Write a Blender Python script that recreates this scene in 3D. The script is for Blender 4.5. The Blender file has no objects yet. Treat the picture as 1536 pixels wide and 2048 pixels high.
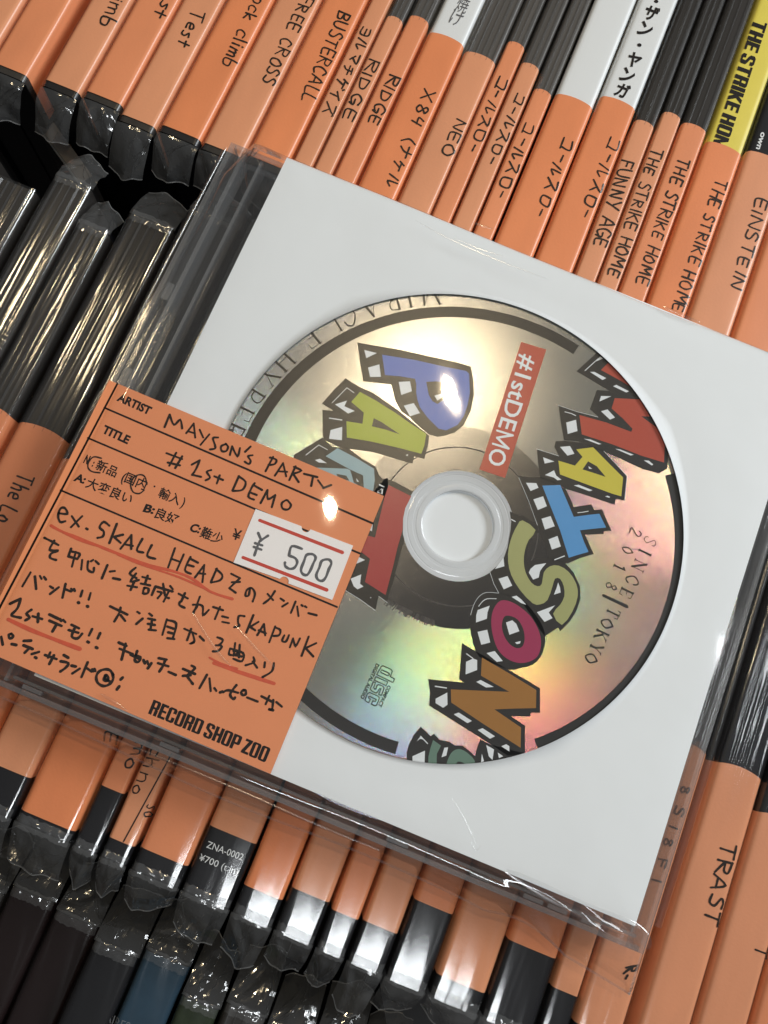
import bpy, bmesh, math, random
from mathutils import Vector, Matrix
import numpy as np
random.seed(7)
MM = 0.001
SC = bpy.context.scene
COL = SC.collection

# ------------------------------------------------------------------ camera
FPX = 1657.0
ROT = np.array([2.049e-01, -2.490e-02, 3.903e-01])
def rodrigues(r):
    t = np.linalg.norm(r); k = r / t
    K = np.array([[0, -k[2], k[1]], [k[2], 0, -k[0]], [-k[1], k[0], 0]])
    return np.eye(3) + math.sin(t) * K + (1 - math.cos(t)) * K @ K
RM = rodrigues(ROT)
CAMP = np.array([-9.4463, -39.8465, 166.7582])          # mm
cd = bpy.data.cameras.new('camera'); cam = bpy.data.objects.new('camera', cd); COL.objects.link(cam)
m4 = Matrix([list(RM[0]) + [CAMP[0] * MM], list(RM[1]) + [CAMP[1] * MM], list(RM[2]) + [CAMP[2] * MM], [0, 0, 0, 1]])
cam.matrix_world = m4
cd.sensor_fit = 'AUTO'; cd.sensor_width = 36.0; cd.lens = 36.0 * FPX / 2048.0
cd.clip_start = 0.005; cd.clip_end = 20.0
SC.camera = cam

def U(px, py, z=0.0):
    """point of the photograph -> millimetres on the horizontal plane z"""
    d = RM @ np.array([(px - 768) / FPX, (1024 - py) / FPX, -1.0])
    t = (z - CAMP[2]) / d[2]
    p = CAMP + d * t
    return (float(p[0]), float(p[1]))

# ------------------------------------------------------------------ world + lamps
w = bpy.data.worlds.new('World'); SC.world = w; w.use_nodes = True
nt = w.node_tree
bg = nt.nodes['Background']
tc = nt.nodes.new('ShaderNodeTexCoord'); sp = nt.nodes.new('ShaderNodeSeparateXYZ')
mr = nt.nodes.new('ShaderNodeMapRange'); mr.inputs['From Min'].default_value = -0.1; mr.inputs['From Max'].default_value = 1.0
cr = nt.nodes.new('ShaderNodeValToRGB')
cr.color_ramp.elements[0].color = (0.03, 0.028, 0.026, 1); cr.color_ramp.elements[1].color = (0.125, 0.127, 0.13, 1)
nt.links.new(tc.outputs['Generated'], sp.inputs[0]); nt.links.new(sp.outputs['Z'], mr.inputs['Value'])
nt.links.new(mr.outputs[0], cr.inputs[0]); nt.links.new(cr.outputs[0], bg.inputs['Color'])
bg.inputs['Strength'].default_value = 1.0

def lamp(name, loc, size, size_y, energy, color, target=None, shape='RECTANGLE'):
    l = bpy.data.lights.new(name, 'AREA'); l.shape = shape; l.size = size
    if shape in ('RECTANGLE', 'ELLIPSE'): l.size_y = size_y
    l.energy = energy; l.color = color
    o = bpy.data.objects.new(name, l); COL.objects.link(o)
    o.location = loc
    if target: o.rotation_euler = (Vector(target) - Vector(loc)).to_track_quat('-Z', 'Y').to_euler()
    return o
def mirror_of(px, py, H):
    """where a ceiling lamp must hang (metres) to be mirrored at this photo point"""
    x, y = U(px, py, 0); t = H / CAMP[2]
    return ((x + (x - CAMP[0]) * t) * MM, (y + (y - CAMP[1]) * t) * MM, H * MM)
lamp('warm_spot_lamp', mirror_of(852, 775, 1100), 0.046, 0.046, 2.2, (1.0, 0.80, 0.50), shape='DISK')
lamp('warm_spot_lamp', mirror_of(652, 992, 1100), 0.036, 0.036, 0.45, (1.0, 0.82, 0.56), shape='DISK')
lamp('warm_spot_lamp', mirror_of(170, 650, 1100), 0.03, 0.16, 1.0, (1.0, 0.80, 0.50))
lamp('white_strip_lamp', mirror_of(700, 1915, 1400), 0.42, 0.07, 2.6, (0.93, 0.97, 1.0))
lamp('white_strip_lamp', mirror_of(1520, 1390, 1400), 0.04, 0.26, 0.5, (0.93, 0.97, 1.0))
lamp('white_ceiling_panel', (1.0, 0.80, 0.85), 0.6, 0.5, 22.0, (0.92, 0.97, 1.0), target=(0, 0, 0))
SC.view_settings.view_transform = 'Standard'; SC.view_settings.look = 'None'
SC.view_settings.exposure = 0.0; SC.view_settings.gamma = 1.0
SC.cycles.transparent_max_bounces = 40
SC.cycles.max_bounces = 10
SC.cycles.sample_clamp_indirect = 4.0

# ------------------------------------------------------------------ materials
def newmat(name):
    m = bpy.data.materials.new(name); m.use_nodes = True
    nt = m.node_tree; nt.nodes.clear()
    out = nt.nodes.new('ShaderNodeOutputMaterial')
    return m, nt, out
def noise_bump(nt, scale, strength, dist=0.0002, mapping=None, detail=3.0, normal_in=None):
    tc = nt.nodes.new('ShaderNodeTexCoord'); mp = nt.nodes.new('ShaderNodeMapping')
    if mapping: mp.inputs['Scale'].default_value = mapping
    nz = nt.nodes.new('ShaderNodeTexNoise'); nz.inputs['Scale'].default_value = scale; nz.inputs['Detail'].default_value = detail
    bp = nt.nodes.new('ShaderNodeBump'); bp.inputs['Strength'].default_value = strength; bp.inputs['Distance'].default_value = dist
    g = nt.nodes.new('ShaderNodeNewGeometry')
    nt.links.new(g.outputs['Position'], mp.inputs[0]); nt.links.new(mp.outputs[0], nz.inputs['Vector'])
    nt.links.new(nz.outputs[0], bp.inputs['Height'])
    if normal_in is not None: nt.links.new(normal_in, bp.inputs['Normal'])
    return bp, nz
def principled(name, color, rough=0.5, metal=0.0, spec=0.5, coat=0.0, coat_rough=0.1, bump=None, vary=0.0, vary_scale=300.0, vary_map=None):
    m, nt, out = newmat(name)
    p = nt.nodes.new('ShaderNodeBsdfPrincipled')
    p.inputs['Base Color'].default_value = (*color, 1); p.inputs['Roughness'].default_value = rough
    p.inputs['Metallic'].default_value = metal; p.inputs['Specular IOR Level'].default_value = spec
    p.inputs['Coat Weight'].default_value = coat; p.inputs['Coat Roughness'].default_value = coat_rough
    nt.links.new(p.outputs[0], out.inputs[0])
    if bump:
        b, _ = noise_bump(nt, *bump)
        nt.links.new(b.outputs[0], p.inputs['Normal'])
        if coat: nt.links.new(b.outputs[0], p.inputs['Coat Normal'])
    if vary:
        g = nt.nodes.new('ShaderNodeNewGeometry'); mp = nt.nodes.new('ShaderNodeMapping')
        if vary_map: mp.inputs['Scale'].default_value = vary_map
        nz = nt.nodes.new('ShaderNodeTexNoise'); nz.inputs['Scale'].default_value = vary_scale; nz.inputs['Detail'].default_value = 4
        mx = nt.nodes.new('ShaderNodeMix'); mx.data_type = 'RGBA'
        mx.inputs['A'].default_value = tuple(c * (1 - vary) for c in color) + (1,)
        mx.inputs['B'].default_value = tuple(min(1, c * (1 + vary)) for c in color) + (1,)
        nt.links.new(g.outputs['Position'], mp.inputs[0]); nt.links.new(mp.outputs[0], nz.inputs['Vector'])
        nt.links.new(nz.outputs[0], mx.inputs['Factor']); nt.links.new(mx.outputs['Result'], p.inputs['Base Color'])
    return m
def film(name, tint=(0.96, 0.96, 0.96), rough=0.04, haze=0.03, boost=1.0, bump=None, haze_col=(0.8, 0.82, 0.84)):
    m, nt, out = newmat(name)
    tr = nt.nodes.new('ShaderNodeBsdfTransparent'); tr.inputs[0].default_value = (*tint, 1)
    gl = nt.nodes.new('ShaderNodeBsdfGlossy'); gl.inputs['Roughness'].default_value = rough
    df = nt.nodes.new('ShaderNodeBsdfDiffuse'); df.inputs[0].default_value = (*haze_col, 1)
    # Schlick reflectance that works from both sides of a thin film
    fr = nt.nodes.new('ShaderNodeLayerWeight'); fr.inputs['Blend'].default_value = 0.5
    pw = nt.nodes.new('ShaderNodeMath'); pw.operation = 'POWER'; pw.inputs[1].default_value = 5.0
    ma = nt.nodes.new('ShaderNodeMath'); ma.operation = 'MULTIPLY_ADD'; ma.inputs[1].default_value = 0.93; ma.inputs[2].default_value = 0.055
    mu = nt.nodes.new('ShaderNodeMath'); mu.operation = 'MULTIPLY'; mu.inputs[1].default_value = boost; mu.use_clamp = True
    nt.links.new(fr.outputs['Facing'], pw.inputs[0]); nt.links.new(pw.outputs[0], ma.inputs[0])
    m1 = nt.nodes.new('ShaderNodeMixShader'); m2 = nt.nodes.new('ShaderNodeMixShader')
    m1.inputs[0].default_value = haze
    nt.links.new(tr.outputs[0], m1.inputs[1]); nt.links.new(df.outputs[0], m1.inputs[2])
    nt.links.new(ma.outputs[0], mu.inputs[0]); nt.links.new(mu.outputs[0], m2.inputs[0])
    nt.links.new(m1.outputs[0], m2.inputs[1]); nt.links.new(gl.outputs[0], m2.inputs[2])
    nt.links.new(m2.outputs[0], out.inputs[0])
    if bump:
        b, _ = noise_bump(nt, *bump)
        nt.links.new(b.outputs[0], gl.inputs['Normal']); nt.links.new(b.outputs[0], fr.inputs['Normal'])
    return m
M = {}
M['orange'] = principled('orange_slip_paper', (0.74, 0.265, 0.118), 0.6, spec=0.3, bump=(1500.0, 0.25, 0.00012), vary=0.13, vary_scale=150, vary_map=(1.0, .30, 1))
M['orange_b'] = principled('orange_slip_paper_deep', (0.75, 0.245, 0.095), 0.6, spec=0.3, bump=(1500.0, 0.25, 0.00012), vary=0.13, vary_scale=150, vary_map=(1.0, .30, 1))
M['orange_c'] = principled('orange_slip_paper_pale', (0.70, 0.295, 0.150), 0.6, spec=0.3, bump=(1500.0, 0.25, 0.00012), vary=0.13, vary_scale=150, vary_map=(1.0, .30, 1))
M['card'] = principled('orange_card', (0.78, 0.280, 0.125), 0.55, spec=0.3, bump=(2500.0, 0.12, 0.0001), vary=0.03, vary_scale=120)
M['paper'] = principled('white_sleeve_paper', (0.81, 0.845, 0.87), 0.6, bump=(42.0, 0.22, 0.0016), vary=0.025, vary_scale=60)
M['sticker'] = principled('white_sticker_paper', (0.90, 0.87, 0.86), 0.5)
M['ink'] = principled('black_pen_ink', (0.020, 0.012, 0.008), 0.55, spec=0.12, vary=0.4, vary_scale=900)
M['print'] = principled('black_print_ink', (0.010, 0.007, 0.006), 0.55, spec=0.12)
M['stamp'] = principled('grey_stamp_ink', (0.10, 0.10, 0.11), 0.6, vary=0.6, vary_scale=3500)
M['red'] = principled('red_pen_ink', (0.62, 0.085, 0.032), 0.5, vary=0.2, vary_scale=900)
M['redbar'] = principled('red_sticker_bar', (0.56, 0.045, 0.025), 0.5)
M['dark'] = principled('dark_inlay', (0.009, 0.009, 0.011), 0.4, spec=0.15, bump=(90.0, 0.2, 0.0004))
M['dark_grey'] = principled('dark_see_through_case', (0.026, 0.023, 0.021), 0.4, spec=0.2, vary=0.6, vary_scale=260, vary_map=(1, 0.04, 1))
M['mid_grey'] = principled('grey_see_through_case', (0.085, 0.078, 0.072), 0.4, spec=0.2, vary=0.45, vary_scale=260, vary_map=(1, 0.04, 1))
M['white'] = principled('white_inlay', (0.72, 0.74, 0.75), 0.4)
M['yellow'] = principled('yellow_inlay', (0.72, 0.60, 0.08), 0.45, vary=0.05)
M['blue'] = principled('dull_blue_inlay', (0.022, 0.050, 0.080), 0.5, spec=0.15, vary=0.2)
M['maroon'] = principled('maroon_inlay', (0.010, 0.004, 0.004), 0.5, spec=0.12)
M['green'] = principled('dark_green_inlay', (0.02, 0.03, 0.014), 0.5, spec=0.15, vary=0.5, vary_scale=500)
M['void'] = principled('dark_bin_lining', (0.010, 0.009, 0.009), 0.7)
M['edge'] = film('clear_case_edge', (0.86, 0.86, 0.86), 0.12, 0.10, 1.6)
M['ridge'] = film('clear_case_ridge', (0.8, 0.8, 0.8), 0.16, 0.06, 1.3, haze_col=(0.6, 0.6, 0.6))
M['wrap_clear'] = film('clear_top_wrap', (0.97, 0.97, 0.97), 0.10, 0.004, 1.9, bump=(260.0, 0.85, 0.0004, (1.5, 0.035, 1), 2.0))
M['seam'] = film('crumpled_film_seam', (0.93, 0.93, 0.93), 0.10, 0.05, 1.6)
M['fold'] = film('film_fold', (0.99, 0.99, 0.99), 0.16, 0.01, 2.6)
M['case_clear'] = film('clear_slim_case', (0.93, 0.93, 0.93), 0.05, 0.02, 1.0)
M['bag'] = film('clear_bag_film', (0.97, 0.97, 0.97), 0.045, 0.009, 1.0, bump=(45.0, 0.10, 0.0008))
M['bagstrip'] = film('clear_bag_seam', (0.86, 0.86, 0.86), 0.08, 0.12, 1.6, bump=(160.0, 0.5, 0.0006))
M['wrap'] = film('clear_spine_wrap', (0.97, 0.97, 0.97), 0.10, 0.004, 0.7, bump=(70.0, 0.35, 0.0005, (1.6, 0.14, 1)))
M['wrap_gloss'] = film('glossy_spine_wrap', (0.97, 0.97, 0.97), 0.10, 0.004, 1.3, bump=(90.0, 0.30, 0.0005, (1.6, 0.10, 1)))
M['wrap_dull'] = film('dull_spine_wrap', (0.985, 0.985, 0.985), 0.28, 0.004, 0.55)
M['crumple'] = film('crumpled_wrap_end', (0.93, 0.93, 0.93), 0.09, 0.05, 1.5, bump=(110.0, 0.4, 0.0010))
M['rim'] = film('folded_film_edge', (0.8, 0.8, 0.8), 0.25, 0.12, 1.5)
M['hub'] = film('clear_disc_hub', (0.93, 0.935, 0.94), 0.10, 0.58, 0.6, haze_col=(0.84, 0.86, 0.88))

# ---- disc inks : satin lacquer with a fine grain
def disc_ink(name, color):
    return principled(name, color, 0.42, spec=0.25, coat=0.75, coat_rough=0.22, bump=(5500.0, 0.35, 0.00006, None, 1.0), vary=0.04)
M['d_black'] = disc_ink('disc_black_ink', (0.012, 0.011, 0.010))
M['d_white'] = disc_ink('disc_white_ink', (0.76, 0.80, 0.83))
M['d_red'] = disc_ink('disc_red_ink', (0.43, 0.060, 0.030))
M['d_darkred'] = disc_ink('disc_crimson_ink', (0.36, 0.035, 0.035))
M['d_yellow'] = disc_ink('disc_yellow_ink', (0.60, 0.52, 0.055))
M['d_lime'] = disc_ink('disc_lime_ink', (0.36, 0.42, 0.035))
M['d_blue'] = disc_ink('disc_sky_blue_ink', (0.085, 0.30, 0.62))
M['d_navy'] = disc_ink('disc_blue_ink', (0.065, 0.14, 0.50))
M['d_olive'] = disc_ink('disc_olive_ink', (0.36, 0.37, 0.15))
M['d_magenta'] = disc_ink('disc_magenta_ink', (0.33, 0.022, 0.085))
M['d_brown'] = disc_ink('disc_ochre_ink', (0.33, 0.145, 0.025))
M['d_teal'] = disc_ink('disc_pale_blue_ink', (0.27, 0.41, 0.46))
M['d_green'] = disc_ink('disc_grey_green_ink', (0.12, 0.21, 0.16))
M['d_tag'] = disc_ink('disc_box_red_ink', (0.46, 0.065, 0.035))
M['d_band'] = principled('disc_dark_mirror_band', (0.15, 0.15, 0.155), 0.19, metal=1.0, bump=(5000.0, 0.30, 0.00006, None, 1.0))

def silver():
    """brushed aluminium seen through satin lacquer; a few glossy lobes tilted along the
    radius stand for the first diffraction order of each colour, as on a real disc"""
    m, nt, out = newmat('disc_silver')
    N = nt.nodes; L = nt.links
    bp, _ = noise_bump(nt, 4200.0, 0.30, 0.00006, None, 1.0)
    tc = N.new('ShaderNodeTexCoord')
    se = N.new('ShaderNodeSeparateXYZ'); L.new(tc.outputs['Object'], se.inputs[0])
    cb = N.new('ShaderNodeCombineXYZ'); L.new(se.outputs[0], cb.inputs[0]); L.new(se.outputs[1], cb.inputs[1])
    nm = N.new('ShaderNodeVectorMath'); nm.operation = 'NORMALIZE'; L.new(cb.outputs[0], nm.inputs[0])
    base = N.new('ShaderNodeBsdfPrincipled')
    base.inputs['Base Color'].default_value = (0.31, 0.31, 0.305, 1); base.inputs['Metallic'].default_value = 0.85
    base.inputs['Roughness'].default_value = 0.195
    L.new(bp.outputs[0], base.inputs['Normal'])
    acc = base.outputs[0]
    spec = [(0.125, (0.30, 0.22, 1.0)), (0.150, (0.05, 0.75, 0.85)), (0.172, (0.25, 1.0, 0.25)), (0.196, (1.0, 0.85, 0.10)), (0.222, (0.75, 0.20, 0.16)), (0.25, (0.50, 0.10, 0.34))]
    for s, c in spec:
        for sg in (1, -1):
            sc = N.new('ShaderNodeVectorMath'); sc.operation = 'SCALE'; L.new(nm.outputs[0], sc.inputs[0]); sc.inputs['Scale'].default_value = s * sg
            ad = N.new('ShaderNodeVectorMath'); ad.operation = 'ADD'; L.new(bp.outputs[0], ad.inputs[0]); L.new(sc.outputs[0], ad.inputs[1])
            n2 = N.new('ShaderNodeVectorMath'); n2.operation = 'NORMALIZE'; L.new(ad.outputs[0], n2.inputs[0])
            g = N.new('ShaderNodeBsdfGlossy'); g.inputs['Roughness'].default_value = 0.125
            g.inputs['Color'].default_value = tuple(x * DIFF for x in c) + (1,)
            L.new(n2.outputs[0], g.inputs['Normal'])
            a = N.new('ShaderNodeAddShader'); L.new(acc, a.inputs[0]); L.new(g.outputs[0], a.inputs[1]); acc = a.outputs[0]
    L.new(acc, out.inputs[0])
    return m
DIFF = 0.032
M['silver'] = silver()

# ------------------------------------------------------------------ mesh helpers
def tag(o, label=None, cat=None, group=None, kind=None):
    if label: o['label'] = label
    if cat: o['category'] = cat
    if group: o['group'] = group
    if kind: o['kind'] = kind
    return o
def thing(name, loc, label, cat, group=None):
    o = bpy.data.objects.new(name, None); COL.objects.link(o)
    o.location = Vector(loc) * MM; o.empty_display_size = 0.01
    o['org'] = list(loc)
    return tag(o, label, cat, group)
ORG = {}
class MB:
    def __init__(s): s.v = []; s.f = []; s.m = []; s.mats = []
    def mat(s, k):
        if k not in s.mats: s.mats.append(k)
        return s.mats.index(k)
    def add(s, vs, fs, k):
        b = len(s.v); s.v += [tuple(v) for v in vs]; i = s.mat(k)
        for f in fs: s.f.append(tuple(b + j for j in f)); s.m.append(i)
    def build(s, name, parent=None, smooth=False, label=None):
        me = bpy.data.meshes.new(name)
        org = Vector(parent['org']) if parent is not None and 'org' in parent else Vector((0, 0, 0))
        if parent is not None and 'org' not in parent: org = Vector(parent.get('morg', (0, 0, 0)))
        me.from_pydata([((x - org.x) * MM, (y - org.y) * MM, (z - org.z) * MM) for x, y, z in s.v], [], s.f)
        for k in s.mats: me.materials.append(M[k])
        me.polygons.foreach_set('material_index', s.m)
        if smooth: me.polygons.foreach_set('use_smooth', [True] * len(me.polygons))
        me.update()
        o = bpy.data.objects.new(name, me); COL.objects.link(o)
        if parent is not None: o.parent = parent; o['morg'] = list(org)
        if label: o['label'] = label
        return o
    def box(s, x0, x1, y0, y1, z0, z1, k):
        s.add([(x0, y0, z0), (x1, y0, z0), (x1, y1, z0), (x0, y1, z0), (x0, y0, z1), (x1, y0, z1), (x1, y1, z1), (x0, y1, z1)],
              [(0, 3, 2, 1), (4, 5, 6, 7), (0, 1, 5, 4), (1, 2, 6, 5), (2, 3, 7, 6), (3, 0, 4, 7)], k)
def catmull(pts, n=5, closed=False):
    if len(pts) < 3: return list(pts)
    P = list(pts); res = []
    if closed: P = [P[-1]] + P + [P[0], P[1]]
    else: P = [P[0]] + P + [P[-1]]
    for i in range(1, len(P) - 2):
        p0, p1, p2, p3 = [np.array(q, float) for q in P[i - 1:i + 3]]
        for j in range(n):
            t = j / n
            res.append(tuple(0.5 * ((2 * p1) + (-p0 + p2) * t + (2 * p0 - 5 * p1 + 4 * p2 - p3) * t * t + (-p0 + 3 * p1 - 3 * p2 + p3) * t ** 3)))
    if not closed: res.append(tuple(P[-2]))
    return res
_zi = [0]
def ribbon(mb, pts, wd, k, zf, closed=False, taper=0.0):
    """pts in mm on the plane; flat pen stroke with round ends. zf(x,y) gives height"""
    _zi[0] = (_zi[0] + 1) % 9
    dz = _zi[0] * 0.004
    P = [np.array(p, float) for p in pts]
    Q = [P[0]]
    for p in P[1:]:
        if np.linalg.norm(p - Q[-1]) > 1e-4: Q.append(p)
    P = Q
    if len(P) == 1: P = [P[0] - np.array([wd * .1, 0]), P[0] + np.array([wd * .1, 0])]
    n = len(P); L = []; R = []
    for i in range(n):
        if closed: a = P[i] - P[i - 1]; b = P[(i + 1) % n] - P[i]
        else:
            a = P[i] - P[i - 1] if i > 0 else P[1] - P[0]
            b = P[i + 1] - P[i] if i < n - 1 else P[-1] - P[-2]
        a = a / (np.linalg.norm(a) + 1e-9); b = b / (np.linalg.norm(b) + 1e-9)
        t = a + b; nn = np.linalg.norm(t)
        t = a if nn < .2 else t / nn
        nrm = np.array([-t[1], t[0]]); c = max(0.6, abs(float(np.dot(nrm, np.array([-a[1], a[0]])))))
        h = wd / 2 / c
        h *= 1 + .13 * math.sin(i * 1.1 + P[0][0] * 3.1)
        if taper and not closed: h *= 1 - taper * (i / (n - 1))
        L.append(P[i] + nrm * h); R.append(P[i] - nrm * h)
    vs = []; fs = []
    for i in range(n): vs += [L[i], R[i]]
    for i in range(n - 1): fs.append((2 * i, 2 * i + 1, 2 * i + 3, 2 * i + 2))
    if closed: fs.append((2 * n - 2, 2 * n - 1, 1, 0))
    else:
        for e, d in ((0, -1), (n - 1, 1)):
            t = (P[1] - P[0]) if e == 0 else (P[-1] - P[-2]); t = t / (np.linalg.norm(t) + 1e-9) * d
            nr = np.array([-t[1], t[0]]) * d
            h = wd / 2 * (1 - (taper if e else 0)); b = len(vs)
            for a in (0.35, 0.7): vs.append(P[e] + t * h * math.sin(a * math.pi / 2 * 1.3) + nr * h * math.cos(a * math.pi / 2 * 1.3))
            for a in (0.7, 0.35): vs.append(P[e] + t * h * math.sin(a * math.pi / 2 * 1.3) - nr * h * math.cos(a * math.pi / 2 * 1.3))
            f = (2 * e, b, b + 1, b + 2, b + 3, 2 * e + 1)
            fs.append(f if e else f)
    # keep every face looking up
    out = []
    for f in fs:
        ar = 0
        for i in range(len(f)):
            x0, y0 = vs[f[i]][:2]; x1, y1 = vs[f[(i + 1) % len(f)]][:2]; ar += x0 * y1 - x1 * y0
        out.append(f if ar > 0 else tuple(reversed(f)))
    mb.add([(v[0], v[1], zf(v[0], v[1]) + dz) for v in vs], out, k)
def polygon(mb, pts, k, z):
    """filled flat polygon (any simple outline) in mm"""
    from mathutils.geometry import tessellate_polygon
    ar = sum(pts[i][0] * pts[(i + 1) % len(pts)][1] - pts[(i + 1) % len(pts)][0] * pts[i][1] for i in range(len(pts)))
    if ar < 0: pts = pts[::-1]
    tris = tessellate_polygon([[Vector((p[0], p[1], 0)) for p in pts]])
    fs = []
    for a, b, c in tris:
        s = (pts[b][0] - pts[a][0]) * (pts[c][1] - pts[a][1]) - (pts[c][0] - pts[a][0]) * (pts[b][1] - pts[a][1])
        fs.append((a, b, c) if s > 0 else (a, c, b))
    mb.add([(p[0], p[1], z) for p in pts], fs, k)
def TP(tile, pts):
    """tile coordinates (4x enlargement of a crop) -> photo pixels"""
    ox, oy = tile[:2]; s = tile[2] if len(tile) > 2 else 4.0
    return [(ox + x / s, oy + y / s) for x, y in pts]
def to_mm(pxs, z): return [U(x, y, z) for x, y in pxs]

# built-in font -> flat mesh mapped on three photo points
def text_mesh(mb, s, p0, p1, up, z, k, bold=0.0, zf=None, capfit=True):
    c = bpy.data.curves.new('t', 'FONT'); c.body = s; c.offset = bold; c.resolution_u = 3
    o = bpy.data.objects.new('t', c); COL.objects.link(o)
    dg = bpy.context.evaluated_depsgraph_get(); dg.update()
    me = bpy.data.meshes.new_from_object(o.evaluated_get(dg))
    xs = [v.co.x for v in me.vertices]; ys = [v.co.y for v in me.vertices]
    if xs:
        x0, x1 = min(xs), max(xs)
        H = 0.70 if s.isascii() else (max(ys) - max(0, min(ys)) if capfit else 0.8)
        vs = []
        for v in me.vertices:
            a = (v.co.x - x0) / (x1 - x0); b = v.co.y / H
            px = p0[0] + a * (p1[0] - p0[0]) + b * up[0]; py = p0[1] + a * (p1[1] - p0[1]) + b * up[1]
            q = U(px, py, z); vs.append((q[0], q[1], zf(*q) if zf else z))
        me.calc_loop_triangles(); tr = []
        for lt in me.loop_triangles:
            a_, b_, c_ = lt.vertices; s_ = (vs[b_][0] - vs[a_][0]) * (vs[c_][1] - vs[a_][1]) - (vs[c_][0] - vs[a_][0]) * (vs[b_][1] - vs[a_][1])
            if abs(s_) > 1e-9: tr.append((a_, b_, c_) if s_ > 0 else (a_, c_, b_))
        mb.add(vs, tr, k)
    bpy.data.objects.remove(o); bpy.data.curves.remove(c); bpy.data.meshes.remove(me)

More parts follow.
